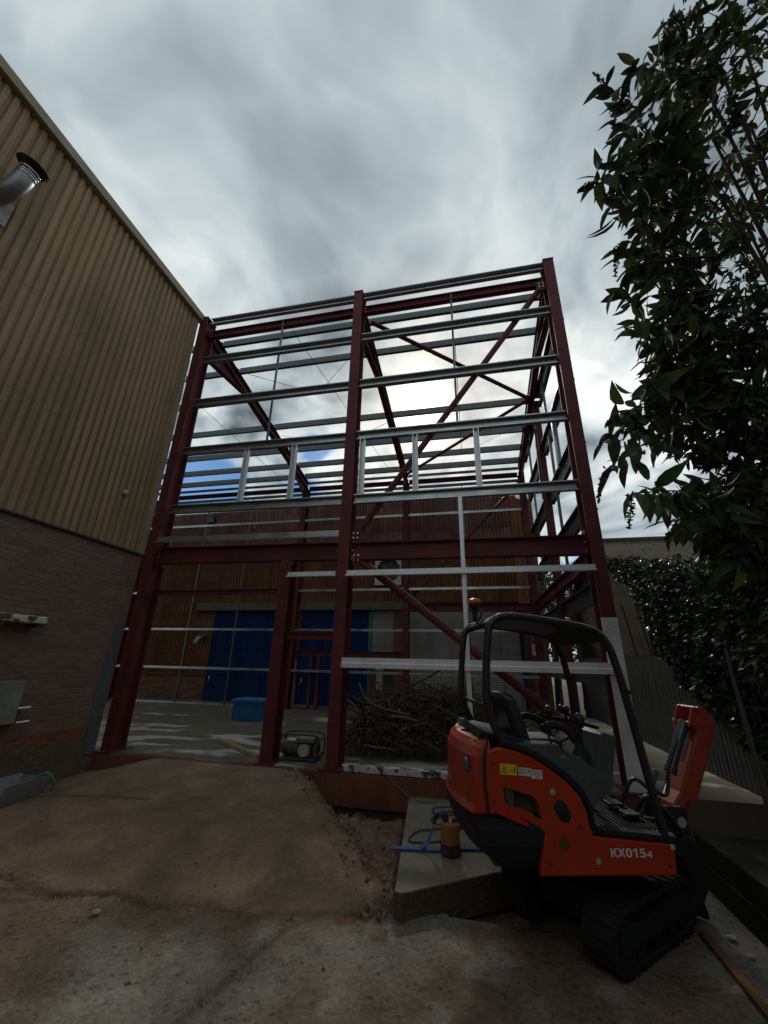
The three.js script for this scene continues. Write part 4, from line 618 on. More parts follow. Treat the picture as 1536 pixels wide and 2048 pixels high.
  for (const [x, y] of [[.98, 1.215], [1.04, 1.315]]) mesh('pin', rod(V(x, y, -.1), V(x, y, .1), .018, 12), M.boomRed, cv);
  const cy = P('boom_cylinder', rod(V(.785, .915, .03), V(.98, 1.225, .0), .034, 18), M.cylinder); mesh('gland', rod(V(.775, .899, .031), V(.796, .932, .029), .04, 18), M.cylinder, cy); mesh('rod', rod(V(.69, .765, .04), V(.785, .915, .03), .0175, 14), M.chrome, cy); mesh('port_pipe', tube([V(.86, .98, .065), V(.92, 1.08, .06), V(.96, 1.15, .045)], .009, 10, 6), M.cylinder, cy);
  P('dipper_arm', prism([[1.04, 1.22], [1.13, 1.22], [1.10, 1.06], [.92, .50], [.87, .46], [.82, .49], [.96, .94]], .10, .012).translate(0, 0, -.15), M.boomRed);
  P('bucket', prism([[.79, .50], [.90, .48], [.95, .38], [.94, .22], [.85, .08], [.70, .04], [.75, .10], [.80, .16], [.83, .26], [.79, .40]], .26, .01).translate(0, 0, -.17), M.exBlackMatt);
  for (const [x, y] of [[-.60, 1.02], [-.61, .82], [-.30, .52], [.40, .52], [-.10, .70], [.30, .645]]) P('cover_bolt', rod(V(x, y, .428), V(x, y, .436), .009, 8), M.darkSteel);
  // undercarriage standing askew under the house
  const ua = 32 * Math.PI / 180, turn = g => { g.rotateY(ua); g.translate(.20, 0, -.13); return g; };
  P('turntable', turn(rod(V(0, .36, 0), V(0, .46, 0), .27, 28)), M.exBlackMatt);
  P('track_frame', turn(uvBox(join([box(-.34, .34, .14, .30, -.2, .2), box(-.42, .42, .12, .22, -.40, -.26), box(-.42, .42, .12, .22, .26, .40)]))), M.exBlackMatt);
  for (const s of [1, -1]) {
    const L = .50, r = .145, w = .19, sh2 = new THREE.Shape(); sh2.absarc(L - r, r, r, -Math.PI / 2, Math.PI / 2); sh2.absarc(-L + r, r, r, Math.PI / 2, Math.PI * 1.5);
    const inn = new THREE.Path(); inn.absarc(L - r, r, r - .035, -Math.PI / 2, Math.PI / 2); inn.absarc(-L + r, r, r - .035, Math.PI / 2, Math.PI * 1.5); sh2.holes.push(inn);
    const tr = P('track', turn(prism(sh2, w, .006).translate(0, .008, s * .30)), M.rubber);
    const per = 4 * (L - r) + 2 * Math.PI * r, n = 34;
    for (let i = 0; i < n; i++) { let d = i / n * per, x, y, a; const st = 2 * (L - r); if (d < st) { x = -L + r + d; y = 0; a = 0; } else if (d < st + Math.PI * r) { const t = (d - st) / r; x = L - r + r * Math.sin(t); y = r - r * Math.cos(t); a = t; } else if (d < 2 * st + Math.PI * r) { x = L - r - (d - st - Math.PI * r); y = 2 * r; a = Math.PI; } else { const t = (d - 2 * st - Math.PI * r) / r; x = -L + r - r * Math.sin(t); y = r + r * Math.cos(t); a = Math.PI + t; }
      const g = new THREE.BoxGeometry(.036, .018, w * .98); g.rotateZ(a); g.translate(x, y + .008, s * .30); mesh('track_lug', turn(uvBox(g)), M.rubber, tr); }
    for (const [x, rr] of [[L - r, .105], [-L + r, .105], [-.2, .05], [0, .05], [.2, .05]]) mesh('wheel', turn(uvBox(rod(V(x, rr > .1 ? r : .09, s * .30 - .08), V(x, rr > .1 ? r : .09, s * .30 + .08), rr, 18))), M.exBlackMatt, tr);
  }
  P('dozer_blade', turn(prism([[.62, .02], [.66, .02], [.62, .12], [.62, .2], [.66, .27], [.63, .28], [.59, .2], [.59, .1]], .8, .004)), M.exBlackMatt); for (const z of [-.15, .15]) P('blade_arm', turn(box(.2, .6, .12, .17, z - .025, z + .025)), M.exBlackMatt);
}

// ------------------------------------------------------------------ small things on the site
{
  const g = thing('generator', 'old petrol generator in a black tube frame between the two middle columns', 'generator', [-2.38, FL, -5.86], .06);
  const loop = (z, w = .28, h = .31) => new THREE.TubeGeometry(new THREE.CatmullRomCurve3([[-w + .05, .012], [w - .05, .012], [w - .01, .03], [w, .07], [w, h - .06], [w - .015, h - .015], [w - .06, h], [-w + .06, h], [-w + .015, h - .015], [-w, h - .06], [-w, .07], [-w + .01, .03]].map(p => V(p[0], p[1], z)), true, 'centripetal'), 80, .011, 8, true);
  mesh('tube_frame', loop(.15), M.exBlack, g); mesh('tube_frame', loop(-.15), M.exBlack, g);
  for (const [x, y] of [[-.28, .25], [.28, .25], [-.28, .08], [.28, .08], [-.1, .012], [.12, .012]]) mesh('cross_tube', rod(V(x, y, -.15), V(x, y, .15), .009, 7), M.exBlack, g);
  mesh('bed_plate', box(-.25, .25, .022, .036, -.14, .14), M.engine, g);
  const a = mesh('alternator', rod(V(-.24, .135, .0), V(-.02, .135, 0), .085, 20), M.engine, g); for (let i = 0; i < 6; i++) mesh('fin', new THREE.TorusGeometry(.087, .006, 6, 20).rotateY(Math.PI / 2).translate(-.22 + i * .03, .135, 0), M.engine, a); mesh('terminal_box', rbox(-.2, -.06, .215, .245, -.06, .06, .008), M.white, a);
  const en = mesh('engine', rbox(-.01, .17, .05, .2, -.11, .11, .02), M.engine, g); mesh('recoil_cover', rod(V(.08, .13, .11), V(.08, .13, .14), .075, 20), M.pale, en); mesh('fuel_tank', rbox(-.05, .22, .21, .285, -.11, .12, .025, 3), mat(.34, .33, .31, .35, { metal: .5, map: rep(mottle, 3) }), en); mesh('filler_cap', rod(V(.1, .285, 0), V(.1, .30, 0), .03, 14), M.bolt, en); mesh('silencer', rbox(.175, .255, .08, .2, -.08, .08, .02), M.rusty, en);
  mesh('socket', rbox(-.275, -.245, .11, .2, -.05, .08, .006), M.timber, g);
}
{
  const p = thing('submersible_pump', 'orange submersible water pump standing on the concrete apron', 'pump', [-.275, .147, -4.02]);
  mesh('strainer_base', new THREE.LatheGeometry([[0, 0], [.078, 0], [.08, .01], [.08, .075], [.074, .08], [0, .08]].map(q => new THREE.Vector2(...q)), 24), M.muddy, p); for (let i = 0; i < 16; i++) mesh('slot', box(-.004, .004, .015, .06, .0785, .0815).rotateY(i * Math.PI / 8), M.dark, p);
  mesh('body', new THREE.LatheGeometry([[.074, .08], [.077, .085], [.077, .20], [.07, .215], [.045, .225], [0, .227]].map(q => new THREE.Vector2(...q)), 24), M.orange, p);
  mesh('outlet', tube([V(-.03, .22, .01), V(-.035, .26, .01), V(-.06, .28, .01)], .024, 10, 10), M.darkSteel, p); mesh('handle', tube([V(-.05, .21, -.03), V(-.045, .27, -.03), V(.04, .275, -.03), V(.055, .21, -.03)], .009, 16, 7), M.darkSteel, p); mesh('cable_gland', rod(V(.03, .222, .02), V(.035, .25, .02), .014, 8), M.darkSteel, p);
  const h = thing('flat_hose', 'flat blue water hose lying across the apron and up to the pump', 'hose', [-.4, .147, -4.05]);
  const flat = (pts, w) => { const c = new THREE.CatmullRomCurve3(pts), n = 40, pos = []; const pt = i => { const q = c.getPoint(i / n), t = c.getTangent(i / n), s = V(0, 1, 0).cross(t).normalize(); if (s.length() < .1) s.set(0, 0, 1); return [q.clone().addScaledVector(s, w), q.clone().addScaledVector(s, -w), q.clone().addScaledVector(s, w).add(V(0, .012, 0)), q.clone().addScaledVector(s, -w).add(V(0, .012, 0))]; }; for (let i = 0; i < n; i++) { const a = pt(i), b = pt(i + 1), Q = (p, q, r, s) => pos.push(...p.toArray(), ...q.toArray(), ...r.toArray(), ...p.toArray(), ...r.toArray(), ...s.toArray()); Q(a[2], a[3], b[3], b[2]); Q(a[0], a[2], b[2], b[0]); Q(a[3], a[1], b[1], b[3]); Q(a[0], b[0], b[1], a[1]); } const g = new THREE.BufferGeometry(); g.setAttribute('position', new THREE.Float32BufferAttribute(pos, 3)); g.computeVertexNormals(); return uvBox(g); };
  M.hose.side = DS;
  mesh('hose_run', flat([V(-.36, .003, .06), V(-.2, .006, .04), V(0, .004, .0), V(.16, .008, -.06), V(.4, .005, -.12)], .028), M.hose, h); mesh('hose_end', flat([V(-.12, .01, .03), V(-.06, .06, .01), V(.0, .2, .0), V(.04, .275, .03), V(.08, .27, .04)], .03), M.hose, h);
  const c = tag(mesh('pump_cable', tube([V(-.24, .39, -4.0), V(-.16, .36, -4.1), V(-.3, .17, -4.25), V(-.62, .158, -4.15), V(-.58, .158, -4.4), V(-.3, .16, -4.55), V(-.1, .158, -4.75), V(-.28, .162, -4.9), V(-.5, .158, -4.75), V(-.38, .168, -4.55), V(-.12, .165, -4.62), V(-.05, .16, -4.95), V(-.3, .165, -5.1), V(-.52, .16, -5.0), V(-.3, .17, -4.72), V(.05, .16, -5.15)], .008, 220, 6), M.cable), 'brown pump cable coiled loosely on the apron behind the pump', 'cable');
  tag(mesh('extension_lead', tube([V(-2.6, FL + .01, -5.62), V(-2.1, FL + .012, -5.52), V(-1.7, FL + .012, -5.5), V(-1.35, FL + .09, -5.47), V(-1.15, FL + .06, -5.39), V(-.95, .24, -5.36), V(-.72, .17, -5.2), V(-.5, .158, -5.25)], .006, 90, 6), M.paleBranch), 'thin pale cable trailing from the generator over the edge board', 'cable');
}
{
  const plank = (label, p, q, w, h, m, roll = 0) => { const L = p.distanceTo(q), t = thing('timber_plank', label, 'plank', [(p.x + q.x) / 2, (p.y + q.y) / 2, (p.z + q.z) / 2]); const g = rbox(-w / 2, w / 2, 0, h, -L / 2, L / 2, .004, 1); const o = mesh('board', g, m, t); t.rotation.y = Math.atan2(q.x - p.x, q.z - p.z); return t; };
  plank('pale timber batten lying on the damp floor slab by the door post', V(-4.1, FL + .002, -6.6), V(-2.92, FL + .002, -5.72), .07, .05, M.timber);
  plank('reddish timber batten lying on the yard beside the black sleepers', V(1.33, .004, -3.68), V(1.30, .004, -2.6), .05, .03, mat(.24, .13, .07, .85, { map: rep(woodTex, 1, 1) }));
  const c = thing('plastic_crate', 'blue plastic storage crate with lid on the floor by the blue door', 'crate', [-4.88, FL, -9.0]); c.scale.setScalar(.88);
  { const g = new RoundedBoxGeometry(.80, .44, .55, 3, .03), p = g.attributes.position; for (let i = 0; i < p.count; i++) { const k = 1 + p.getY(i) * .10; p.setX(i, p.getX(i) * k); p.setZ(i, p.getZ(i) * k); } g.translate(0, .22, 0); mesh('bin', uvBox(g), M.crate, c); }
  mesh('rim', rbox(-.44, .44, .41, .45, -.31, .31, .012), M.crate, c); mesh('lid', rbox(-.42, .42, .451, .485, -.29, .29, .02), mat(.05, .24, .52, .5, { map: rep(mottle, 1) }), c);
  for (const x of [-.2, .0, .2]) mesh('rib', rbox(x - .012, x + .012, .06, .41, .262, .282, .006), M.crate, c); for (const x of [-.25, .25]) mesh('clip', rbox(x - .04, x + .04, .39, .47, .305, .325, .006), M.crate, c);
  // stacked dark sleepers at the right edge
  ['dark timber sleeper, lower of the two at the right edge of the yard', 'dark timber sleeper, upper of the two at the right edge of the yard'].forEach((l, i) => tag(mesh('timber_sleeper', rbox(1.66 + i * .012, 1.86 + i * .01, .0 + i * .178, .175 + i * .178, -4.40 - i * .03, -2.5, .012, 3), M.sleeper), l, 'sleeper', 'stacked sleepers'));
  { const t = thing('mesh_fence_panel', 'grey tube framed wire mesh panel standing at the right edge of the yard', 'fence panel', [2.16, 0, -4.25], -.35);
    mesh('upright', rod(V(0, 0, 0), V(0, 1.76, 0), .02, 10), M.galvDull, t); mesh('upright', rod(V(1.6, 0, 0), V(1.6, 1.76, 0), .02, 10), M.galvDull, t); for (const y of [.12, 1.74]) mesh('rail', rod(V(.02, y, 0), V(1.58, y, 0), .018, 10), M.galvDull, t);
    for (let i = 1; i < 16; i++) mesh('wire', rod(V(i * .1, .13, 0), V(i * .1, 1.73, 0), .0025, 4), M.galvDull, t); for (const y of [.5, .9, 1.3, 1.5]) mesh('wire', rod(V(.02, y, .003), V(1.58, y, .003), .0025, 4), M.galvDull, t); mesh('foot', rbox(-.12, .12, .0, .09, -.3, .3, .02), M.muddy, t); }
  const R = rng(8), stone = (l, x, y, z, s) => { const g = new THREE.IcosahedronGeometry(s, 1), p = g.attributes.position; for (let i = 0; i < p.count; i++) { const k = .8 + .4 * hash(Math.round(p.getX(i) * 9000), Math.round(p.getZ(i) * 9000)); p.setXYZ(i, p.getX(i) * k * 1.4, p.getY(i) * k * .6, p.getZ(i) * k); } g.computeVertexNormals(); g.translate(x, y, z); tag(mesh('stone_chip', g, M.pale), l, 'stone'); };
  stone('pale stone chip on the yard nearest the sleepers', 1.49, .012, -3.69, .022); stone('second pale stone chip by the sleepers, nearer the corner', 1.50, .012, -3.52, .018); stone('lone white stone chip on the brown yard at the left', -2.52, .016, -2.92, .02);
  tag(mesh('cable_loop', tube([V(1.62, .012, -4.66), V(1.66, .012, -4.85), V(1.82, .014, -5.0), V(1.98, .02, -4.95), V(2.0, .09, -4.8)], .02, 30, 8), M.exBlackMatt), 'black cable end curled on the ground beyond the excavator', 'cable');
}

// ------------------------------------------------------------------ unseen hall added behind the viewer to cut the sky fill
{
  const w = thing('added_brick_hall', 'unseen brick hall added behind the viewer to block sky light', 'building', [-2, 0, 7]);
  mesh('wall', box(-9, 11, -.3, 4.6, 0, 6), M.brickB, w); mesh('roof', box(-9.3, 11.3, 4.6, 4.8, -.3, 6.3), M.darkSteel, w);
  const win = i => { const f = mesh('window', box(-7 + i * 3, -5.4 + i * 3, 1.4, 3.2, -.02, .05), M.white, w); mesh('pane', box(-6.92 + i * 3, -5.48 + i * 3, 1.48, 3.12, -.03, -.022), mat(.03, .035, .04, .08), f); }; for (let i = 0; i < 6; i++) win(i);
}

// ------------------------------------------------------------------ plants
function leafGeo(len, w, droop = .25, fold = .35, seg = 4, tipCurl = 0) {    // a pointed leaf along +z, folded at the midrib
  const pos = [], row = i => { const t = i / seg, k = w * Math.pow(Math.sin(Math.PI * Math.min(.985, .06 + t * .94)), .85) * (1 - .25 * t), y = -droop * len * t * t, z = len * t * (1 - .12 * droop * t); return [V(-k, y + fold * k + tipCurl * t * t * k, z), V(0, y, z), V(k, y + fold * k - tipCurl * t * t * k, z)]; };
  for (let i = 0; i < seg; i++) { const a = row(i), b = row(i + 1); for (const s of [0, 1]) { const p = a[s], q = a[s + 1], r = b[s + 1], u = b[s]; pos.push(...p.toArray(), ...r.toArray(), ...q.toArray(), ...p.toArray(), ...u.toArray(), ...r.toArray()); } }
  const g = new THREE.BufferGeometry(); g.setAttribute('position', new THREE.Float32BufferAttribute(pos, 3)); g.computeVertexNormals(); return g;
}
function spikeGeo(L, r, seed, bend = .3) {                                  // spent flower spike: many small pods round a bent axis
  const R = rng(seed), gs = []; const n = Math.round(L / .0042);
  for (let i = 0; i < n; i++) { const t = i / n, a = R() * 6.28, rr = r * (1 - .75 * t) * (.35 + .75 * R()), g = new THREE.OctahedronGeometry(.0055 + R() * .005, 0); g.scale(.8, 1.6, .8); g.rotateZ(R() * 3); g.translate(Math.cos(a) * rr, Math.sin(a) * rr - bend * L * t * t, L * t); gs.push(g); }
  gs.push(new THREE.TubeGeometry(new THREE.QuadraticBezierCurve3(V(0, 0, 0), V(0, 0, L * .5), V(0, -bend * L, L)), 6, .003, 4)); return join(gs.map(g => { g.deleteAttribute('uv'); return g.index ? g.toNonIndexed() : g; }));
}
const quatTo = (dir, roll = 0) => new THREE.Quaternion().setFromUnitVectors(V(0, 0, 1), dir.clone().normalize()).multiply(new THREE.Quaternion().setFromAxisAngle(V(0, 0, 1), roll));
class LeafBag {                                                            // collects many leaves into one mesh
  constructor() { this.p = []; this.n = []; }
  add(g, q, pos, s) { const a = g.attributes.position.array, b = g.attributes.normal.array, v = V(); for (let i = 0; i < a.length; i += 3) { v.set(a[i] * s, a[i + 1] * s, a[i + 2] * s).applyQuaternion(q); this.p.push(v.x + pos.x, v.y + pos.y, v.z + pos.z); v.set(b[i], b[i + 1], b[i + 2]).applyQuaternion(q); this.n.push(v.x, v.y, v.z); } }
  build(name, m, parent) { const g = new THREE.BufferGeometry(); g.setAttribute('position', new THREE.Float32BufferAttribute(this.p, 3)); g.setAttribute('normal', new THREE.Float32BufferAttribute(this.n, 3)); const o = mesh(name, g, m, parent); o.userData.kind = 'stuff'; return o; }
}
{ // buddleia leaning in from the right
  const R = rng(77), B = V(2.85, 0, -3.3), t = thing('buddleia_bush', 'tall buddleia bush with drooping leaves and dark spent flower spikes overhanging from the right', 'bush', [B.x, 0, B.z]);
  const near = [leafGeo(.15, .027, .22), leafGeo(.14, .031, .42, .3, 4, .25), leafGeo(.125, .025, .10), leafGeo(.145, .036, .6, .25, 4, -.2), leafGeo(.105, .02, .3)], far = [leafGeo(.135, .03, .3, .3, 3), leafGeo(.13, .025, .6, .3, 3, .3), leafGeo(.11, .033, .15, .2, 3), leafGeo(.09, .027, .4, .1, 3, -.3)];
  const spikes = [spikeGeo(.17, .021, 1), spikeGeo(.21, .024, 2, .5), spikeGeo(.13, .018, 3, .15), spikeGeo(.16, .03, 4, .6)];
  const tips = [[1.2, 5.74, -2.0, 1], [1.21, 5.2, -2.0, 1], [1.54, 6.24, -2.2, 1], [1.91, 6.65, -2.3, 0], [2.06, 7.03, -2.3, 0], [.87, 4.49, -1.9, 1], [1.01, 4.64, -1.9, 0], [.99, 4.31, -1.9, 2], [1.05, 4.15, -2.1, 3], [1.01, 3.83, -2.1, 0], [1.46, 3.98, -2.4, 1], [1.36, 4.57, -2.2, 0], [1.3, 4.23, -2.3, 0], [1.36, 3.84, -2.6, 0], [1.7, 4.27, -2.7, 1], [1.3, 3.42, -2.6, 1], [.9, 3.0, -2.3, 1], [.73, 2.73, -2.1, 0], [.75, 2.58, -2.1, 1], [.83, 2.43, -2.1, 3], [1.19, 2.57, -2.7, 0], [1.3, 2.43, -2.8, 1], [1.41, 3.61, -2.6, 0], [1.57, 5.34, -2.3, 1]];
  const bl = [[2.89, 7.5, -2.7, .5], [2.33, 6.41, -2.6, .33], [2.9, 6.55, -3.0, .46], [2.14, 5.68, -2.7, .3], [2.52, 5.38, -3.0, .42], [2.05, 4.7, -3.0, .22], [2.47, 4.6, -3.2, .4], [2.1, 4.02, -3.2, .34], [2.38, 3.72, -3.4, .46], [1.90, 3.37, -3.2, .24], [2.2, 3.0, -3.4, .40], [2.1, 2.6, -3.4, .24], [2.42, 2.36, -3.6, .38], [2.4, 2.0, -3.8, .26], [2.6, 1.74, -4.0, .30], [3.22, 5.99, -3.4, .5], [2.83, 3.42, -3.8, .46], [2.62, 2.14, -4.0, .45], [2.5, 6.9, -2.6, .3], [1.95, 5.15, -2.6, .22], [2.3, 6.0, -2.7, .3], [2.6, 4.1, -3.5, .4], [2.45, 2.9, -3.6, .4], [3.1, 5.0, -3.5, .5], [3.3, 6.9, -3.0, .5], [2.6, 3.9, -3.7, .5], [2.62, 3.1, -3.9, .5], [2.95, 4.5, -3.9, .5], [2.75, 2.6, -4.2, .42], [2.9, 5.6, -3.6, .4]];
  const loc = v => v.clone().sub(V(B.x, 0, B.z)), stems = [];
  const stem = (name, pts, r0, r1) => { const c = new THREE.CatmullRomCurve3(pts.map(loc)), seg = 16, g = new THREE.TubeGeometry(c, seg, 1, 6), p = g.attributes.position, q = V(), ctr = []; for (let i = 0; i <= seg; i++) ctr.push(c.getPointAt(i / seg)); for (let i = 0; i < p.count; i++) { const k = Math.floor(i / 7), o = ctr[k], r = lerp(r0, r1, k / seg); q.fromBufferAttribute(p, i).sub(o).multiplyScalar(r).add(o); p.setXYZ(i, q.x, q.y, q.z); } g.computeVertexNormals(); mesh(name, g, M.bark, t); return c; };
  for (let i = 0; i < bl.length; i++) { const b = bl[i], c = V(b[0], b[1], b[2]); if (i % 2 === 0 || b[1] > 5.5) stem(i < 4 ? 'trunk' : 'limb', [V(B.x + (R() - .5) * .3, -.02, B.z + (R() - .5) * .3), V(lerp(B.x, b[0], .15), b[1] * .4, lerp(B.z, b[2], .3)), V(lerp(B.x, b[0], .6), b[1] * .78, lerp(B.z, b[2], .7)), c], .045, .010); }
  const bag = new LeafBag(), bagD = new LeafBag(), bagY = new LeafBag();
  for (const [bx, by, bz, br] of bl) {
    const n = Math.round((by > 4.4 ? 8 : 20) + (by > 4.4 ? 85 : 250) * br * br), core = V(bx, by, bz);
    for (let i = 0; i < 5; i++) { const d = V(R() - .7, R() - .4, R() - .4).normalize(); stem('branchlet', [core, core.clone().addScaledVector(d, br * .6).add(V(0, .04, 0)), core.clone().addScaledVector(d, br * 1.15)], .007, .003); }
    for (let i = 0; i < n; i++) { // leafy shoots, each a small spray of paired leaves
      const d = V(R() - .5, R() - .5, R() - .5).normalize(), rad = br * Math.pow(R(), .45) * (1 + .4 * R()), c = core.clone().addScaledVector(d, rad), dir = d.clone().multiplyScalar(.8).add(V(-.1 + (R() - .5) * .8, -.35 + (R() - .5) * .8, (R() - .5) * .8)).normalize(), k = 3 + Math.floor(R() * 3), size = .7 + R() * R() * 1.0, sx = V(0, 1, 0).cross(dir).normalize(), sy = dir.clone().cross(sx);
      for (let j = 0; j < k; j++) for (const sg of [1, -1]) { const a = j * 1.57 + R() * .6, side = sx.clone().multiplyScalar(Math.cos(a) * sg).addScaledVector(sy, Math.sin(a) * sg), dd = dir.clone().multiplyScalar(.6).addScaledVector(side, .8).add(V(0, -.3 * R(), 0)); const u = R(); (u < .5 ? bag : u < .95 ? bagD : bagY).add(far[Math.floor(R() * far.length)], quatTo(dd, (R() - .5) * 1.6), loc(c).addScaledVector(dir, j * .035 * size), size * (.75 + R() * .5) * (1 - j * .08)); }
    }
  }
  let leaves = 0;
  for (const [x, y, z, kind] of tips) { // overhanging sprays with leaves in pairs
    const tip = V(x, y, z); let best = null; for (const b of bl) { const d = Math.hypot(b[0] - x, b[1] - y, (b[2] - z) * .6); if (!best || d < best[0]) best = [d, b]; } const b = best[1], st = V(b[0], b[1], b[2]), mid = st.clone().lerp(tip, .55).add(V(0, .10 + .1 * R(), 0));
    const c = stem('twig', [st, mid, tip], .009, .0035), n = Math.min(7, 4 + Math.floor(R() * 3));
    const end = c.getTangent(1);
    for (let i = 0; i < n; i++) { const u = 1 - i * .075 - .02, p = c.getPointAt(Math.max(.3, u)), tn = c.getTangentAt(Math.max(.3, u)), s = V(0, 1, 0).cross(tn).normalize(), s2 = tn.clone().cross(s); const a = i * 1.57 + R() * .5, side = s.multiplyScalar(Math.cos(a)).addScaledVector(s2, Math.sin(a));
      for (const sg of [1, -1]) if (leaves < 292 && R() > .06) { leaves++; const dir = tn.clone().multiplyScalar(.55 + .25 * R()).addScaledVector(side, sg * .8).add(V(0, -.25 - .35 * R(), 0)); const o = mesh('leaf', near[Math.floor(R() * near.length)], R() < .72 ? M.leaf : M.leafDark, t); o.position.copy(p); o.quaternion.copy(quatTo(dir, sg > 0 ? .4 * (R() - .5) : .4 * (R() - .5) + .2)); o.scale.setScalar((y < 3.2 ? .72 : 1.0) + R() * .5); } }
    for (const [u, rr, k] of [[.35, .2, 34], [.62, .15, 16], [.85, .1, 7]]) { const q = c.getPoint(u); for (let i = 0; i < (y < 3.2 ? k * .45 : k); i++) { const d = V(R() - .5, R() - .5, R() - .5).normalize(); (R() < .6 ? bag : bagD).add(near[Math.floor(R() * near.length)], quatTo(d.clone().add(V(-.1, -.5, 0)), R() * 6.28), q.clone().addScaledVector(d, rr * Math.pow(R(), .6)), .8 + R() * .6); } }
    if (kind) { const o = mesh('flower_spike', spikes[kind === 3 ? 3 : Math.floor(R() * 3)], M.panicle, t); o.position.copy(c.getPoint(1)); o.quaternion.copy(quatTo(kind === 3 ? V(-.25, -1, .1) : end.clone().add(V(-.1, -.15, 0)))); }
  }
  for (const [x, y, z] of [[1.75, 3.75, -2.6], [1.33, 2.95, -2.3], [1.60, 3.88, -2.5], [1.9, 2.75, -2.8]]) { const o = mesh('leaf', near[3], M.leafYellow, t); o.position.copy(loc(V(x, y, z))); o.quaternion.copy(quatTo(V(.3 * (R() - .5), -1, .4 * (R() - .5)), R() * 3)); o.scale.setScalar(.9); }
  bag.build('foliage', M.leaf, t); bagD.build('foliage', M.leafDark, t); bagY.build('foliage', M.leafYellow, t);
  // bare thin shoots
  stem('shoot', [V(1.55, 4.1, -2.3), V(1.30, 4.05, -2.2), V(1.22, 4.45, -2.15), V(1.16, 4.75, -2.1)], .006, .003); stem('shoot', [V(2.0, 4.6, -2.7), V(1.5, 4.25, -2.35), V(1.1, 4.0, -2.15), V(1.0, 3.86, -2.1)], .014, .006); stem('shoot', [V(2.0, 4.3, -2.8), V(1.6, 4.3, -2.4), V(1.25, 4.5, -2.2)], .006, .003); stem('shoot', [V(1.9, 4.9, -2.7), V(1.45, 4.8, -2.3), V(1.22, 4.55, -2.15)], .006, .003);
}
{ // ivy over the house wall and the fence
  const R = rng(31), t = thing('ivy', 'glossy dark ivy sprawling over the brick building and the fence', 'ivy', [3.15, 0, -7.5]), g = [leafGeo(.07, .034, .25, .2, 2), leafGeo(.055, .03, .1, .25, 2)];
  const bl = [[3.35, 3.8, -10.1, .16], [3.35, 3.6, -9.6, .26], [3.3, 3.4, -8.95, .3], [3.3, 3.15, -8.3, .36], [3.2, 2.8, -7.9, .4], [3.15, 2.4, -7.5, .4], [3.2, 2.9, -7.4, .4], [3.1, 1.95, -7.0, .42], [3.1, 2.5, -6.8, .48], [3.05, 1.6, -6.6, .36], [3.2, 2.7, -6.5, .45], [3.05, 2.1, -6.1, .5], [3.0, 1.4, -5.9, .42], [3.3, 2.5, -5.7, .55], [3.0, 1.9, -5.3, .55], [3.0, 1.1, -5.2, .42], [3.1, 2.4, -5.0, .6], [3.0, 1.7, -4.6, .5], [3.0, .6, -4.9, .35]];
  const a = new LeafBag(), b = new LeafBag();
  for (const [x, y, z, r] of bl) { const n = Math.round(420 + 3000 * r * r); for (let i = 0; i < n; i++) { const d = V(R() - .62, R() - .5, R() - .45).normalize(), p = V(x, y, z).addScaledVector(d, r * Math.pow(R(), .4)).sub(V(3.15, 0, -7.5)); (R() < .6 ? a : b).add(g[R() < .5 ? 0 : 1], quatTo(d.clone().add(V(R() - .5, R() - .9, R() - .5).multiplyScalar(1.4)), R() * 6.28), p, .7 + R() * .8); } }
  a.build('foliage', M.ivy, t); b.build('foliage', M.leafDark, t);
  for (let i = 0; i < 7; i++) { const z = 1.8 - i * .75; mesh('stem', tube([V(.1, -.1, z + .3), V(.05, 1.0, z + .15), V(.08, 2.0, z - .15), V(.1, 2.9, z - .5)], .016, 14, 6), M.bark, t); }
}
{ // trees beyond the buildings
  const g = [leafGeo(.16, .05, .2, .2, 2), leafGeo(.13, .045, .4, .2, 2)];
  const tree = (label, x, z, h, blobs, seed) => { const R = rng(seed), t = thing('background_tree', label, 'tree', [x, -.1, z], 0, 'trees beyond the buildings'); const bag = new LeafBag();
    mesh('trunk', uvBox(rod(V(0, 0, 0), V(.1, h * .55, 0), .16, 9, .08)), M.bark, t);
    for (const [bx, by, bz, r] of blobs) { mesh('limb', rod(V(.06, h * .4, 0), V(bx, by, bz), .05, 6, .015), M.bark, t); const n = Math.round(800 * r * r) + 100; for (let i = 0; i < n; i++) { const d = V(R() - .5, R() - .5, R() - .5).normalize(), p = V(bx, by, bz).addScaledVector(d, r * Math.pow(R(), .5) * (.8 + .45 * R())); bag.add(g[R() < .5 ? 0 : 1], quatTo(d.add(V(R() - .5, R() - .8, R() - .5)), R() * 6.28), p, .7 + R() * .6); } }
    const o = bag.build('crown', M.farLeaf, t); delete o.userData.kind; };
  tree('tree with small dark leaves in the gap left of the brick building', 3.0, -17.5, 5.2, [[-.5, 4.5, 0, .8], [.3, 4.0, .3, .9], [-.2, 3.2, .2, .9], [.8, 3.0, .3, .8], [-.7, 2.4, .3, .7], [.2, 5.2, -.2, .5]], 4);
  tree('lower bushy tree in the gap beyond the right side rails', 4.2, -18.5, 5.0, [[-.3, 4.2, 0, .7], [.5, 4.4, 0, .8], [-.4, 3.2, .2, .8], [.3, 3.2, .2, .9], [-.6, 2.2, .2, .8]], 9);
}
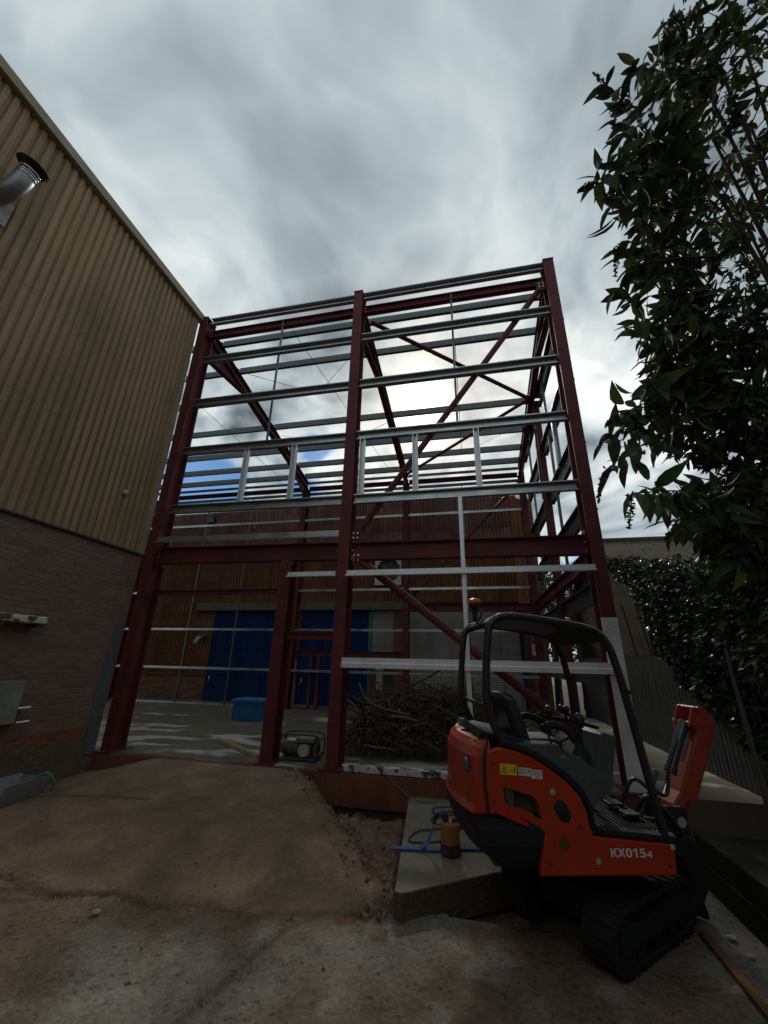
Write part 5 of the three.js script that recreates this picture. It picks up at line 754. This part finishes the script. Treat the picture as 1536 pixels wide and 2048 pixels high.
{ // unseen trees added beside and behind the viewer to hold back skylight
  const g = [leafGeo(.22, .075, .2, .2, 2), leafGeo(.18, .07, .4, .2, 2)];
  [[4.6, -2.0, 1], [4.9, .8, 2], [4.8, 3.6, 3]].forEach(([x, z, k]) => { const R = rng(60 + k), t = thing('added_boundary_tree', ['', 'unseen added tree on the right boundary nearest the buddleia', 'unseen added tree on the right boundary level with the viewer', 'unseen added tree on the right boundary behind the viewer'][k], 'tree', [x, -.1, z], 0, 'added trees on the right boundary'), bag = new LeafBag();
    mesh('trunk', uvBox(rod(V(0, 0, 0), V(.1, 3.4, 0), .17, 9, .1)), M.bark, t);
    for (let b = 0; b < 12; b++) { const c = V((R() - .5) * 1.4, 1.2 + b * .48 + R() * .4, (R() - .5) * 2.2), r = .75; mesh('limb', rod(V(.06, Math.max(.6, c.y - 1), 0), c, .05, 6, .015), M.bark, t); for (let i = 0; i < 520; i++) { const d = V(R() - .5, R() - .5, R() - .5).normalize(), p = c.clone().addScaledVector(d, r * Math.pow(R(), .45)); bag.add(g[R() < .5 ? 0 : 1], quatTo(d.add(V(R() - .5, R() - .8, R() - .5)), R() * 6.28), p, .8 + R() * .6); } }
    const o = bag.build('crown', M.farLeaf, t); delete o.userData.kind; });
}
{ // heap of cut branches inside the frame
  const R = rng(91), t = thing('brush_pile', 'heap of cut branches and dead twigs behind the white sill', 'brush pile', [-.75, FL, -6.85]);
  const top = (x, z) => Math.max(0, (.80 * Math.exp(-Math.pow((x + .05) / .75, 2)) + .55 * Math.exp(-Math.pow((x - .9) / .7, 2)) + .42 * Math.exp(-Math.pow((x + .85) / .5, 2))) * Math.exp(-Math.pow(z / .62, 4)));
  const br = (n, L, r, m, merge) => { const out = []; for (let i = 0; i < n; i++) { const x = -1.15 + R() * 2.7, z = -.65 + R() * 1.25, y = top(x, z) * (.15 + .85 * R()), a = R() * 6.28, el = (R() - .35) * 1.0, d = V(Math.cos(a) * Math.cos(el), Math.sin(el), Math.sin(a) * .7), s = V(x, y + .02, z), pts = [s]; let q = s.clone(); for (let k = 0; k < 4; k++) { q = q.clone().addScaledVector(d, L * (.6 + R() * .5) / 4); d.add(V(R() - .5, (R() - .5) * .9, R() - .5).multiplyScalar(.65)).normalize(); q.y = Math.max(.02, q.y); pts.push(q); } const rr = r * (.6 + R() * .8); const g = tube(pts, rr, merge ? 6 : 14, merge ? 4 : 7); if (merge) out.push(g); else mesh('branch', g, m, t); } return out; };
  br(60, 1.0, .013, M.bark); br(40, .8, .011, M.paleBranch); br(12, .5, .026, M.paleBranch);
  const tw = mesh('twig', join(br(1500, .42, .0035, M.twig, true)), M.twig, t); tw.userData.kind = 'stuff';
  const tw2 = mesh('twig', join(br(350, .5, .004, M.paleBranch, true)), M.paleBranch, t); tw2.userData.kind = 'stuff';
  mesh('branch', tube([V(-1.0, .95, .45), V(-.85, .72, .5), V(-.6, .62, .52), V(-.2, .55, .5)], .014, 20, 7), M.paleBranch, t);
  const bag = new LeafBag(), bg = new LeafBag(), g = [leafGeo(.07, .018, .5, .4, 2, .4), leafGeo(.055, .02, .2, .3, 2)];
  for (let i = 0; i < 7000; i++) { const x = -1.2 + R() * 2.8, z = -.68 + R() * 1.3, y = top(x, z) * Math.pow(R(), .55) * (.9 + R() * .15); (R() < .8 ? bag : bg).add(g[R() < .5 ? 0 : 1], quatTo(V(R() - .5, R() - .8, R() - .5), R() * 6.28), V(x, y + .02, z), .6 + R() * .9); }
  bag.build('dead_leaf', M.deadLeaf, t); bg.build('green_leaf', M.ivy, t);
}

// ------------------------------------------------------------------ survey units to metres
for (const o of [...scene.children]) { if (o === camera || o === sun || o === sun.target) continue; o.position.multiplyScalar(S); o.scale.multiplyScalar(S); }
scene.updateMatrixWorld(true);
renderer.render(scene, camera);
